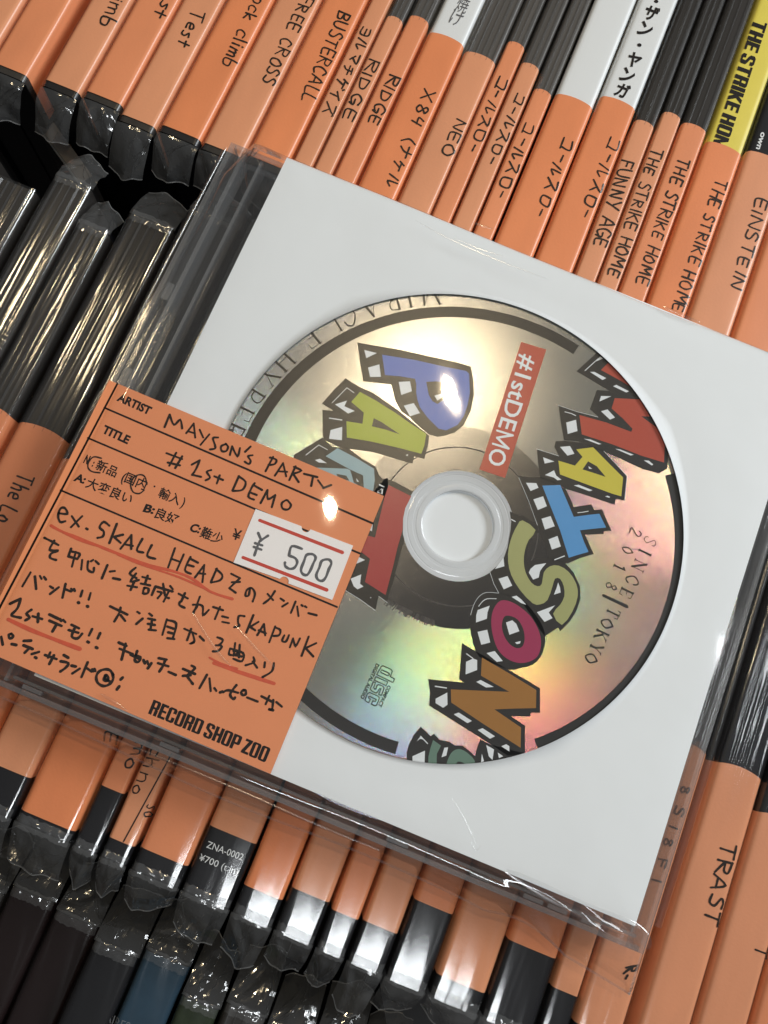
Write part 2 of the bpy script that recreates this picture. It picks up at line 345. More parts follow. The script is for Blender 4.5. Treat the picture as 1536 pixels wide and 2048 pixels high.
# single-stroke hand lettering, unit height, (width, strokes)
G = {
'A': (.7, [[(0, 0), (.35, 1), (.68, 0)], [(.12, .35), (.6, .35)]]), 'B': (.6, [[(0, 0), (0, 1)], [(0, 1), (.45, .9), (.4, .6), (.05, .52), (.5, .4), (.5, .1), (0, 0)]]),
'C': (.6, [[(.55, .85), (.25, 1), (.02, .5), (.2, .02), (.55, .15)]]), 'D': (.6, [[(0, 0), (0, 1)], [(0, 1), (.5, .75), (.5, .25), (0, 0)]]),
'E': (.55, [[(.05, 1), (0, .5), (.08, .02), (.5, .05)], [(.05, 1), (.5, .95)], [(.02, .5), (.42, .5)]]), 'F': (.55, [[(0, 0), (.03, 1)], [(.03, 1), (.52, .95)], [(.02, .52), (.42, .5)]]),
'G': (.6, [[(.55, .85), (.25, 1), (.02, .5), (.2, .02), (.52, .2)], [(.3, .42), (.58, .4), (.5, 0)]]), 'H': (.6, [[(0, 0), (.03, 1)], [(.55, 1), (.52, 0)], [(.02, .5), (.54, .5)]]),
'I': (.15, [[(.06, 1), (.04, 0)]]), 'K': (.55, [[(0, 0), (.02, 1)], [(.5, .9), (.04, .42)], [(.12, .5), (.52, 0)]]), 'L': (.5, [[(.03, 1), (0, .03), (.48, .05)]]),
'M': (.75, [[(0, 0), (.06, 1), (.34, .4), (.62, 1), (.7, 0)]]), 'N': (.62, [[(0, 0), (.03, 1)], [(.03, 1), (.52, 0), (.56, 1)]]), 'O': (.62, [[(.3, 1), (.02, .6), (.1, .08), (.45, .05), (.58, .55), (.38, .97), (.22, .98)]]),
'P': (.55, [[(0, 0), (0, 1), (.48, .85), (.42, .5), (.02, .48)]]), 'R': (.58, [[(0, 0), (0, 1)], [(-.02, .98), (.46, .85), (.4, .55), (.04, .5), (.55, 0)]]), 'S': (.5, [[(.46, .88), (.2, 1), (.06, .72), (.42, .4), (.34, .04), (.0, .1)]]),
'T': (.62, [[(0, .97), (.6, 1)], [(.3, .98), (.28, 0)]]), 'U': (.58, [[(0, 1), (.05, .15), (.35, 0), (.54, .3), (.55, 1)]]), 'X': (.6, [[(0, 1), (.55, 0)], [(.55, 1), (0, 0)]]), 'Y': (.6, [[(0, 1), (.3, .5)], [(.58, 1), (.2, 0)]]),
'c': (.42, [[(.4, .55), (.15, .6), (.02, .25), (.15, 0), (.4, .08)]]), 'l': (.15, [[(.05, 1.05), (.05, 0)]]), 'i': (.15, [[(.05, .6), (.05, 0)], [(.06, .85), (.07, .9)]]), 'm': (.6, [[(0, 0), (.02, .6), (.05, .5), (.25, .6), (.28, 0), (.3, .5), (.5, .58), (.55, 0)]]),
'b': (.45, [[(.02, 1), (0, 0), (.35, .02), (.38, .45), (.03, .5)]]), 'e': (.42, [[(.02, .3), (.38, .35), (.3, .6), (.05, .5), (.05, .1), (.38, .05)]]), 's': (.38, [[(.35, .6), (.08, .55), (.3, .25), (.2, 0), (0, .05)]]), 't': (.42, [[(.2, .9), (.18, 0)], [(0, .55), (.4, .58)]]),
'o': (.45, [[(.2, .6), (.0, .3), (.15, 0), (.38, .15), (.36, .5), (.15, .6)]]), 'k': (.42, [[(0, 0), (.02, 1)], [(.36, .6), (.03, .3), (.38, 0)]]), 'h': (.45, [[(0, 0), (.02, 1)], [(.02, .45), (.25, .6), (.36, .4), (.36, 0)]]), 'n': (.45, [[(0, 0), (.02, .6)], [(.02, .45), (.25, .6), (.36, .4), (.36, 0)]]),
'8': (.5, [[(.4, .85), (.2, 1), (.08, .75), (.42, .3), (.25, 0), (.03, .25), (.42, .8)]]), '4': (.5, [[(.1, 1), (.02, .5), (.4, .5)], [(.4, .95), (.34, 0)]]), '(': (.25, [[(.2, 1.05), (.02, .5), (.2, -.05)]]), '-': (.35, [[(.02, .5), (.3, .5)]]), ' ': (.3, []),
'ー': (.45, [[(.05, .55), (.4, .5)]]), 'コ': (.65, [[(.05, .9), (.55, .92), (.5, .1)], [(0, .12), (.6, .1)]]), 'ル': (.7, [[(.22, .9), (.02, .02)], [(.4, .95), (.4, .1), (.65, .4)]]), 'ス': (.65, [[(.05, .9), (.5, .9), (.02, .02)], [(.3, .5), (.58, .05)]]),
'ロ': (.6, [[(.05, .85), (.08, .1), (.5, .1), (.55, .85), (.05, .88)]]), 'ヨ': (.55, [[(.05, .9), (.5, .9), (.5, .05), (.02, .05)], [(.1, .5), (.5, .5)]]), 'マ': (.6, [[(.02, .85), (.55, .85), (.3, .35)], [(.15, .5), (.42, .15)]]), 'チ': (.6, [[(.1, .85), (.5, .95)], [(0, .55), (.58, .58)], [(.32, .9), (.28, .3), (.1, .0)]]),
'ゲ': (.65, [[(.15, .95), (.02, .5)], [(.08, .68), (.5, .68)], [(.32, .68), (.15, 0)], [(.52, .9), (.58, .8)]]), 'イ': (.5, [[(.42, .95), (.02, .5)], [(.26, .7), (.26, 0)]]), 'ズ': (.65, [[(.05, .9), (.5, .9), (.02, .02)], [(.3, .5), (.58, .05)], [(.55, 1), (.6, .9)]]), 'ナ': (.6, [[(0, .65), (.58, .68)], [(.32, 1), (.28, .4), (.08, 0)]]), 'ケ': (.6, [[(.15, .95), (.02, .5)], [(.08, .68), (.55, .68)], [(.36, .68), (.15, 0)]]),
}
def handwrite(mb, s, p0, p1, up, z, k, wd=0.42, zf=None, jit=0.04, gap=0.17):
    rnd = random.Random(s + str(p0)); W = sum(G[c][0] + gap for c in s) - gap; x = 0
    zf = zf or (lambda a, b: z)
    for c in s:
        ww, st = G[c]; j = (rnd.uniform(-jit, jit), rnd.uniform(-jit, jit)); sc = rnd.uniform(.93, 1.05)
        for q in st:
            q = catmull([(a * sc + j[0], b * sc + j[1]) for a, b in q], 4)
            if len(q) == 2: q = [tuple(q[0][d] + (q[1][d] - q[0][d]) * n / 7 for d in (0, 1)) for n in range(8)]
            ribbon(mb, [U(p0[0] + (x + a) / W * (p1[0] - p0[0]) + b * up[0], p0[1] + (x + a) / W * (p1[1] - p0[1]) + b * up[1], z) for a, b in q], wd, k, zf)
        x += ww + gap

# ------------------------------------------------------------------ bin lining
mb = MB(); mb.box(-400, 400, -400, 500, -150, -146, 'void'); tag(mb.build('shelf_floor'), kind='structure')

# ------------------------------------------------------------------ rows of wrapped jewel cases
ZT = -12.0
def crown(u): return -0.15 * abs(u) ** 3 - 0.7 * max(0, (abs(u) - 0.82) / 0.18) ** 2
def profile(w, up, N=14):
    """cross section of something wrapped round a spine of width w, lifted by up"""
    h = w / 2 - 0.04 + up * 0.2; pts = []
    for i in range(N + 1):
        u = -1 + 2 * i / N; u = math.copysign(abs(u) ** 0.62, u)
        pts.append((u * h, crown(u) + up))
    return [(-h, -16.0)] + pts + [(h, -16.0)]
def extrude(mb, x0, x1, y0, y1, zt, up, k, ny=1, tilt=0.0, wob=0.0, N=14, endcurve=0.0, seed=0):
    """skin over the spine running along y; x0,x1 = slot at both ends"""
    w = x1 - x0; cx = (x0 + x1) / 2; pr = profile(w, up, N); rnd = random.Random(seed)
    vs = []; fs = []; n = len(pr)
    ph = rnd.uniform(0, 6)
    for j in range(ny + 1):
        t = j / ny; y = y0 + (y1 - y0) * t
        for i, (px, pz) in enumerate(pr):
            dx = dz = 0.0
            if wob:
                dx = wob * .5 * math.sin(y * .21 + i * .9 + ph); dz = wob * (math.sin(y * .16 + ph + i * .5) + math.sin(y * .47 + i * 1.7 + ph)) * .5
                if i in (0, n - 1): dx = dz = 0
                dz = abs(dz)
            yy = y
            if endcurve and j == ny: yy = y - endcurve * (px / (w / 2)) ** 2
            vs.append((cx + px + dx + tilt * (y - y0), yy, zt + pz + dz))
    for j in range(ny):
        for i in range(n - 1):
            a = j * n + i; fs.append((a, a + 1, a + n + 1, a + n))
    mb.add(vs, fs if y1 < y0 else [tuple(reversed(f)) for f in fs], k)
def flap(parent, x0, x1, y, zt, d, ln, seed, name='wrap_end', skew=0.0, drop=7.0):
    """folded, creased end of the clear wrap, sticking out of the end of a case"""
    rnd = random.Random(seed); mb = MB(); rim = MB()
    nx, ny = 16, 14; w = x1 - x0; cx = (x0 + x1) / 2
    # parcel-end fold: a shallow V towards the tip plus a few straight creases
    folds = [(rnd.uniform(-1, 1), rnd.uniform(0, 1), rnd.uniform(0, math.pi), rnd.uniform(-1.0, 1.0)) for _ in range(11)]
    tip = rnd.uniform(-.6, .6) + skew; blunt = rnd.uniform(.1, .42); sq = rnd.uniform(.02, .14)
    vs = []; edge = []
    for j in range(ny + 1):
        t = j / ny
        half = w / 2 * (1.03 - sq * t)
        for i in range(nx + 1):
            u = -1 + 2 * i / nx
            ragg = (0.045 * math.sin(u * 3.1 + seed) + 0.015 * math.sin(u * 8 + seed * 2)) * t ** 3
            prog = t * (1 - blunt * abs(u - tip) / 1.3) + ragg
            h = 0
            for fu, ft, fa, fs_ in folds:
                dist = (u - fu) * math.cos(fa) + (t - ft) * math.sin(fa) * 1.4
                h += fs_ * max(0, .30 - abs(dist)) * 1.5
            h *= min(1, t * 3) * 0.9
            x = cx + u * half + skew * t * w * .3
            yy = y + d * prog * ln
            z = zt - 0.15 + h - drop * t ** 1.7 - 0.5 * abs(u) ** 3
            vs.append((x, yy, z))
            if j == ny: edge.append((x, yy, z))
    fs = []
    for j in range(ny):
        for i in range(nx):
            a = j * (nx + 1) + i; fs.append((a, a + 1, a + nx + 2, a + nx + 1) if d > 0 else (a, a + nx + 1, a + nx + 2, a + 1))
    mb.add(vs, fs, 'crumple')
    o = mb.build(name, parent, smooth=False)
    # the cut edge of the film catches light
    r = []
    for (x, yy, z) in edge: r += [(x, yy, z), (x, yy + d * 0.22, z - .12), (x, yy, z - .35)]
    f2 = []
    for i in range(nx):
        for q in (0, 1): a = i * 3 + q; f2.append((a, a + 1, a + 4, a + 3))
    for q in range(4):
        i0 = rnd.choice((0, nx, rnd.randint(3, nx - 3))); i1 = rnd.randint(2, nx - 2); j0 = rnd.randint(0, 4); j1 = rnd.randint(ny - 5, ny); n_ = 9; cr_ = []
        for k_ in range(n_ + 1):
            jj = int(round(j0 + (j1 - j0) * k_ / n_)); ii = int(round(min(nx, max(0, i0 + (i1 - i0) * k_ / n_ + rnd.uniform(-.5, .5)))))
            cr_.append(vs[jj * (nx + 1) + ii])
        wv = rnd.uniform(.07, .16); b_ = []
        for (x, yy, z) in cr_: b_ += [(x - wv, yy, z + .04), (x, yy, z + .26), (x + wv, yy, z + .04)]
        rim.add(b_, [(3 * a_ + o_, 3 * a_ + 1 + o_, 3 * a_ + 4 + o_, 3 * a_ + 3 + o_) for a_ in range(n_) for o_ in (0, 1)], 'fold')
    rim.add(r, f2, 'rim')
    rim.build('film_edge', parent)
    return o
ZFUN = {}
def case(x0, x1, yb, yt, label, group, orange=None, upper='mid_grey', lower='dark', om='orange', zt=ZT, endcurve=0.8,
         tilt=0.0, ends=(0, 0), gloss='wrap', wob=0.10, seed=0, endc_low=0.0, ridges=True, depth=120, xb=None, slipdrop=0):
    g = .13
    t = thing('jewel_case', ((x0 + x1) / 2, (yb + yt) / 2, zt - depth), label, 'cd case', group)
    a0, a1 = x0 + g, x1 - g
    # body of the case below the spine
    mb = MB(); bev = 1.2
    sh = lambda y: tilt * (y - yb)
    vs = []
    for y in (yb, yt):
        for (x, z) in ((a0 + .3, zt - depth), (a0 + .3, zt - bev - .7), (a0 + bev, zt - .75), (a1 - bev, zt - .75), (a1 - .3, zt - bev - .7), (a1 - .3, zt - depth)):
            vs.append((x + sh(y), y, z))
    fs = [tuple(range(6)), tuple(range(11, 5, -1))] + [(i, i + 6, (i + 1) % 6 + 6, (i + 1) % 6) for i in range(6)]
    mb.add(vs, fs, 'dark'); mb.build('case_body', t)
    o0, o1 = (orange if orange else (yb, yb))
    def strip(name, ya, yb_, k, up=0.0, ec=0.0):
        m_ = MB(); extrude(m_, a0 + sh(ya), a1 + sh(ya), ya, yb_, zt, up, k, ny=6 if ec else 1, tilt=tilt, endcurve=ec); return m_.build(name, t, smooth=True)
    if orange and o0 - yb > .3: strip('lower_inlay', yb, o0, lower, -.25)
    if yt - o1 > .3:
        strip('spine_inlay', o1 - 2 if orange else yb, yt, upper, -.30)
        if ridges and upper in ('mid_grey', 'dark_grey'):
            w = a1 - a0; n = 5 if w > 7 else 3
            for q in range(n):
                rx = a0 + w * (q + .75) / (n + .5); m_ = MB(); wd_ = .15 + .35 * ((seed * 7 + q * 3) % 4) / 4
                ya = o1 - 1
                m_.add([(rx - wd_ + sh(ya), ya, zt - .35), (rx + sh(ya), ya, zt + .10), (rx + wd_ + sh(ya), ya, zt - .35), (rx - wd_ + sh(yt), yt, zt - .35), (rx + sh(yt), yt, zt + .10), (rx + wd_ + sh(yt), yt, zt - .35)],
                       [(0, 1, 4, 3), (1, 2, 5, 4)], 'ridge')
                m_.build('plastic_ridge', t)
    if orange: strip('title_slip', o0, o1, om, 0.0, endcurve)
    # clear wrap over everything
    m_ = MB(); extrude(m_, a0 - .05 + sh(yb), a1 + .05 + sh(yb), yb - .4, yt + .4, zt, .28, gloss, ny=34, tilt=tilt, wob=wob, N=16, seed=seed)
    m_.build('clear_wrap', t, smooth=True)
    if ends[0]: flap(t, a0, a1, yb - .3, zt, -1, ends[0], seed * 3 + 1, drop=6.0)
    if ends[1]: flap(t, a0, a1, yt + .3, zt, 1, ends[1], seed * 3 + 2, drop=6.0 if zt < -20 else 3.5)
    if gloss != 'wrap_dull':
        for e_, ye in ((ends[0], yb), (ends[1], yt)):
            if e_:
                rn = random.Random(seed * 5 + int(ye)); m_ = MB(); v_ = []; nx_, ny_ = 20, 6
                for j in range(ny_ + 1):
                    for i in range(nx_ + 1):
                        u = -1 + 2 * i / nx_; v_.append((a0 + .2 + (a1 - a0 - .4) * i / nx_, ye + (j / ny_ - .6) * 2.6 * (1 if ye == yt else -1) + rn.uniform(-.2, .2), zt + crown(u) + .35 + rn.uniform(-.05, .55) * math.sin(math.pi * j / ny_) * (.4 + .6 * math.sin(i * .7 + seed) ** 2)))
                m_.add(v_, [(j * (nx_ + 1) + i, j * (nx_ + 1) + i + 1, (j + 1) * (nx_ + 1) + i + 1, (j + 1) * (nx_ + 1) + i) for j in range(ny_) for i in range(nx_)], 'seam'); m_.build('crumpled_seam', t, smooth=True)
    cx = (a0 + a1) / 2; hw = (a1 - a0) / 2
    t_z = lambda x, y: zt + 0.07 + crown(max(-1, min(1, (x - cx - sh(y)) / hw))) * (1 if abs(x - cx) < hw else 1)
    return t, t_z
def write(t, zf, items, name='handwriting', k='ink', zt=ZT, lim=None):
    """pen lettering on a slip, kept inside the width of its spine"""
    mb = MB()
    for s, tile, p0, p1, up, *r in items:
        q0, q1 = TP(tile, [p0, p1]); a0 = U(*q0, zt); a1 = U(*q1, zt); u0 = U(q0[0] + up[0] / 4, q0[1] + up[1] / 4, zt)
        uv = [u0[0] - a0[0], u0[1] - a0[1]]; xs = [a0[0], a1[0]]
        if lim:
            lo, hi = lim[0] + .75, lim[1] - .75
            if uv[0] > hi - lo: f_ = (hi - lo) / uv[0]; uv = [uv[0] * f_, uv[1] * f_]
            for n_ in (0, 1):
                xs[n_] = min(max(xs[n_], lo), hi - uv[0])
        rnd = random.Random(s + str(p0)); W = sum(G[c][0] + .17 for c in s) - .17; x = 0
        for c in s:
            j = (rnd.uniform(-.05, .05), rnd.uniform(-.06, .06)); sc = rnd.uniform(.86, 1.08); wd = (r[0] if r else .42) * rnd.uniform(.85, 1.12); sl = rnd.uniform(-.06, .06)
            for q in G[c][1]:
                q = catmull([(a * sc + j[0] + b * sl, min(1.04, b * sc + j[1])) for a, b in q], 4)
                if len(q) == 2: q = [tuple(q[0][d] + (q[1][d] - q[0][d]) * n / 7 for d in (0, 1)) for n in range(8)]
                pt = []
                for a, b in q:
                    f_ = (x + a) / W; pt.append((xs[0] + f_ * (xs[1] - xs[0]) + b * uv[0], a0[1] + f_ * (a1[1] - a0[1]) + b * uv[1]))
                ribbon(mb, pt, wd, k, zf)
            x += G[c][0] + .17
    mb.build(name, t)
S1 = (0, 0); S2 = (384, 0); S3 = (768, 0); S4 = (1152, 0); S5 = (1152, 300); S7 = (0, 660); G1 = (0, 1340); G2 = (384, 1500); G3 = (768, 1600); R4 = (1152, 1400); R5 = (1152, 1664)
GR1 = 'cases with orange title slips in the upper row'
GR2 = 'cases with orange title slips in the middle row'
GR3 = 'wrapped cases in the lower left row'
def heavy_text(mb, s_, a0, a1, up, k, z):
    """condensed block capitals built from bars and rounded rings"""
    def rr(x0, y0, x1, y1, r, n=4):
        o = []
        for cx, cy, st_ in ((x1 - r, y1 - r, 0), (x0 + r, y1 - r, 90), (x0 + r, y0 + r, 180), (x1 - r, y0 + r, 270)):
            for i in range(n + 1): t_ = math.radians(st_ + 90 * i / n); o.append((cx + r * math.cos(t_), cy + r * math.sin(t_)))
        return o
    def bar(x0, y0, x1, y1): return ('p', [(x0, y0), (x1, y0), (x1, y1), (x0, y1)])
    def ring_(x0, y0, x1, y1, r=.13, t=.185, ty=.13): return ('r', rr(x0, y0, x1, y1, r), rr(x0 + t, y0 + ty, x1 - t, y1 - ty, .03))
    Wd = .50
    GL = {'E': [bar(0, 0, .19, 1), bar(.19, 0, .43, .17), bar(.19, .43, .40, .58), bar(.19, .83, .43, 1)], 'O': [ring_(0, -.01, Wd, 1.01)], 'D': [ring_(0, 0, Wd, 1, .12), bar(0, 0, .15, .15), bar(0, .85, .15, 1)],
          'H': [bar(0, 0, .19, 1), bar(.31, 0, Wd, 1), bar(.19, .42, .31, .58)], 'P': [bar(0, 0, .19, .5), ring_(0, .36, Wd, 1, .12, ty=.14), bar(0, .86, .15, 1), bar(0, .4, .12, .52)],
          'R': [bar(0, 0, .19, .5), ring_(0, .42, Wd, 1, .12, ty=.14), bar(0, .86, .15, 1), bar(0, .42, .12, .52), bar(.29, 0, .48, .42)],
          'C': [('p', [(.0, .1), (.1, 0), (.40, 0), (.5, .1), (.5, .38), (.31, .38), (.31, .14), (.19, .14), (.19, .86), (.31, .86), (.31, .64), (.5, .64), (.5, .9), (.4, 1), (.1, 1), (0, .9)])],
          'S': [('p', [(0, .1), (.1, -.01), (.4, -.01), (.5, .1), (.5, .42), (.42, .5), (.19, .66), (.19, .86), (.31, .86), (.31, .7), (.49, .7), (.49, .9), (.39, 1.01), (.1, 1.01), (0, .9), (0, .62), (.08, .52), (.31, .36), (.31, .13), (.19, .13), (.19, .32), (0, .32)])],
          'Z': [('p', [(0, 0), (.44, 0), (.44, .17), (.21, .17), (.44, .85), (.44, 1), (.02, 1), (.02, .83), (.23, .83), (0, .15)])], ' ': [],
          'T': [bar(.155, 0, .345, .84), bar(0, .84, .5, 1)], 'I': [bar(0, 0, .19, 1)],
          'K': [bar(0, 0, .19, 1), ('p', [(.19, .38), (.34, 0), (.54, 0), (.33, .55), (.53, 1), (.34, 1), (.19, .66)])],
          'M': [bar(0, 0, .17, 1), bar(.51, 0, .68, 1), ('p', [(.17, 1), (.17, .55), (.29, 0), (.39, 0), (.51, .55), (.51, 1), (.34, .45)])]}
    adv = {'E': .47, 'Z': .48, ' ': .16, 'I': .235, 'M': .725, 'K': .57}; W = sum(adv.get(c, .545) for c in s_) - .045; x = 0
    f = lambda a, b: U(a0[0] + (x + a) / W * (a1[0] - a0[0]) + b * up[0], a0[1] + (x + a) / W * (a1[1] - a0[1]) + b * up[1], z)
    for c in s_:
        for n_, g in enumerate(GL[c]):
            zz = z + .004 * n_
            if g[0] == 'p': polygon(mb, [f(*q) for q in g[1]], k, zz)
            else:
                o, i_ = [f(*q) for q in g[1]], [f(*q) for q in g[2]]; n = len(o)
                mb.add([(q[0], q[1], zz) for q in o + i_], [(j, (j + 1) % n, (j + 1) % n + n, j + n) for j in range(n)], k)
        x += adv.get(c, .545)
# --- upper row : (x0, x1, lower end y, orange top y or None, upper look, slip tone, label, writing)
R1 = [
 (-163.5, -153, 62, 214, 'mid_grey', 'orange', 'orange slip case at the extreme top left corner, only a sliver in view', []),
 (-152.5, -141, 63, 214, 'mid_grey', 'orange_c', 'pale orange slip case beside the top left corner', []),
 (-140.3, -130.6, 62.5, 214, 'mid_grey', 'orange', 'unlettered orange slip case left of the dark gap in the upper row', []),
 (-127, -117.6, 63.5, 214, 'mid_grey', 'orange_c', 'orange slip case just right of the dark gap, lettering ending in a small b', [('climb', S1, (965, -150), (838, 205), (110, 42))]),
 (-117, -107.2, 64.8, 214, 'mid_grey', 'orange', 'orange slip case with lettering ending in st near the top edge', [('est', S1, (1375, -70), (1272, 150), (100, 40))]),
 (-106.8, -97.5, 62.6, 214, 'mid_grey', 'orange_c', 'orange slip case with the single word Test', [('Test', S2, (0, 70), (-112, 362), (118, 42))]),
 (-97, -86.4, 64, 214, 'mid_grey', 'orange_b', 'orange slip case lettered in two lower case words ending in climb', [('ock climb', S2, (500, -40), (245, 522), (104, 40))]),
 (-86, -75.8, 63.8, 214, 'mid_grey', 'orange_c', 'orange slip case lettered in capitals ending with the word CROSS', [('FREE CROSS', S2, (885, -35), (553, 652), (104, 40))]),
 (-75.3, -65.2, 65, 214, 'mid_grey', 'orange_b', 'orange slip case with one long word in capitals ending in CALL', [('BUSTERCALL', S2, (1180, 88), (868, 795), (108, 44))]),
 (-64.6, -59.6, 64, 214, 'mid_grey', 'orange_c', 'thin orange slip case with seven katakana letters', [('ヨルマチゲイズ', S2, (1372, 215), (1042, 890), (92, 36))]),
 (-59.3, -54.6, 64, 115.4, 'mid_grey', 'orange_c', 'thin orange slip case with a short word in capitals, right of the katakana one', [('RIDGE', S2, (1410, 462), (1206, 950), (92, 36))]),
 (-54.2, -48.6, 64, 118, 'mid_grey', 'orange', 'thin orange slip case left of the one with a number', [('RIDGE', S3, (46, 592), (-126, 990), (98, 34))]),
 (-48, -38.2, 64, 115.8, 'white', 'orange_b', 'orange slip case under a white spine with grey characters', [('X84 (ナケル', S3, (325, 712), (-5, 1500), (108, 38))]),
 (-37.8, -29.2, 64, 114.5, 'mid_grey', 'orange_c', 'orange slip case with a three letter word in capitals', [('NEO', S3, (583, 950), (490, 1245), (92, 36))]),
 (-29, -24, 64, 121.6, 'mid_grey', 'orange', 'thin orange slip case reaching highest, leftmost of five with the same katakana', [('コールスロー', S3, (945, 612), (714, 1222), (86, 28))]),
 (-23.7, -18.5, 64, 117.4, 'mid_grey', 'orange_c', 'thin orange slip case, second from the left of five with the same katakana', [('コールスロー', S3, (1072, 742), (852, 1322), (86, 28))]),
 (-18.2, -13.2, 64, 111.8, 'mid_grey', 'orange', 'thin orange slip case, middle one of five with the same katakana', [('コールスロー', S3, (1120, 982), (925, 1590), (100, 26))]),
 (-12.8, -2.5, 64, 113, 'white', 'orange_b', 'orange slip case under a blank white spine with katakana on the slip', [('コールスロー', S3, (1428, 1095), (1232, 1730), (102, 40))]),
 (-2.2, 7.5, 64, 117.2, 'white', 'orange_b', 'orange slip case under a white spine printed with large black katakana', [('コールスロー', S4, (268, 1095), (86, 1752), (104, 36))]),
 (7.9, 13.4, 64, 114.3, 'dark_grey', 'orange_c', 'thin orange slip case with faint capitals ending in AGE', [('FUNNY AGE', S5, (365, 75), (163, 770), (118, 28))]),
 (13.7, 18.9, 64, 119.4, 'dark_grey', 'orange_c', 'thin orange slip case reaching above its neighbours, leftmost of three with the same three words', [('THE STRIKE HOME', S5, (602, -15), (292, 1015), (98, 32))]),
 (19.2, 26.0, 64, 118.7, 'dark_grey', 'orange', 'orange slip case, middle one of three with the same three words', [('THE STRIKE HOME', S5, (818, 62), (528, 1085), (102, 34))]),
 (26.4, 36.2, 64, 116.4, 'yellow', 'orange_b', 'orange slip case under a yellow spine with bold black capitals', [('THE STRIKE HOME', S5, (1118, 232), (806, 1300), (104, 36))]),
 (36.6, 47.7, 64, 118.3, 'dark', 'orange_c', 'orange slip case under a black spine with small white letters', [('EINSTEIN', S5, (1438, 380), (1265, 1110), (104, 38))]),
 (48.1, 58.6, 64, 118, 'dark_grey', 'orange', 'rightmost orange slip case of the upper row at the photo edge', []),
 (59, 69.4, 64, 118, 'white', 'orange_c', 'orange slip case just past the right photo edge in the upper row', []),
]
for i, (x0, x1, yb, ot, upk, om, lab, wr) in enumerate(R1):
    if lab.startswith('orange slip case just past'): continue
    fl = [6.5, 9.5, 9, 9.5, 9, 10.5, 8.5, 7.5, 7, 0][i] if i < 9 else 0
    t, zf = case(x0, x1, yb - 1.6, 206, lab, GR1, orange=(yb, min(ot, 206)), upper=upk, om=om, ends=(fl, 0), seed=i + 1, lower='dark_grey' if i % 3 else 'dark', gloss='wrap_dull', wob=.05)
    if wr: write(t, zf, [(a_[0], a_[1], a_[2], a_[3], (a_[4][0] * .9, a_[4][1] * .9)) for a_ in wr], lim=(x0, x1))
    zf0_ = zf; zf = lambda x, y, q=zf0_: q(x, y) - .27
    if upk == 'white' and x0 == -48:
        mb = MB()
        for ch, c in (('焼', (615, 45)), ('け', (565, 148))):
            p0, = TP(S3, [(c[0] - 52, c[1] + 22)]); p1, = TP(S3, [(c[0] + 38, c[1] + 52)])
            text_mesh(mb, ch, p0, p1, (13, -26), ZT, 'stamp', zf=zf, bold=.0)
        mb.build('printed_lettering', t)
    if upk == 'white' and x0 == -2.2:
        mb = MB()
        for ch, c in (('ザ', (605, 105)), ('ン', (555, 235)), ('ヤ', (465, 480)), ('ン', (412, 605)), ('ガ', (372, 725))):
            p0, = TP(S4, [(c[0] - 70, c[1] + 18)]); p1, = TP(S4, [(c[0] + 32, c[1] + 60)])
            text_mesh(mb, ch, p0, p1, (12, -25), ZT, 'print', zf=zf, bold=.035)
        for c in ((645, 5), (510, 355)):
            ribbon(mb, to_mm(TP(S4, [(c[0] - 3, c[1]), (c[0] + 3, c[1])]), ZT), .95, 'print', zf)
        mb.build('printed_lettering', t)
    if upk == 'yellow':
        mb = MB(); q0, q1 = TP(S4, [(1440, 165), (1085, 1175)])
        heavy_text(mb, 'THE STRIKE HOM', (q0[0] - 4, q0[1] - 4), q1, (27, 10), 'print', ZT - .22)
        mb.build('printed_lettering', t)
    if upk == 'dark' and x0 == 36.6:
        mb = MB(); text_mesh(mb, 'own', (1524, 262), (1524 - 11, 262 + 34), (10, 4), ZT, 'white', zf=zf, bold=.03)
        mb.build('printed_lettering', t)

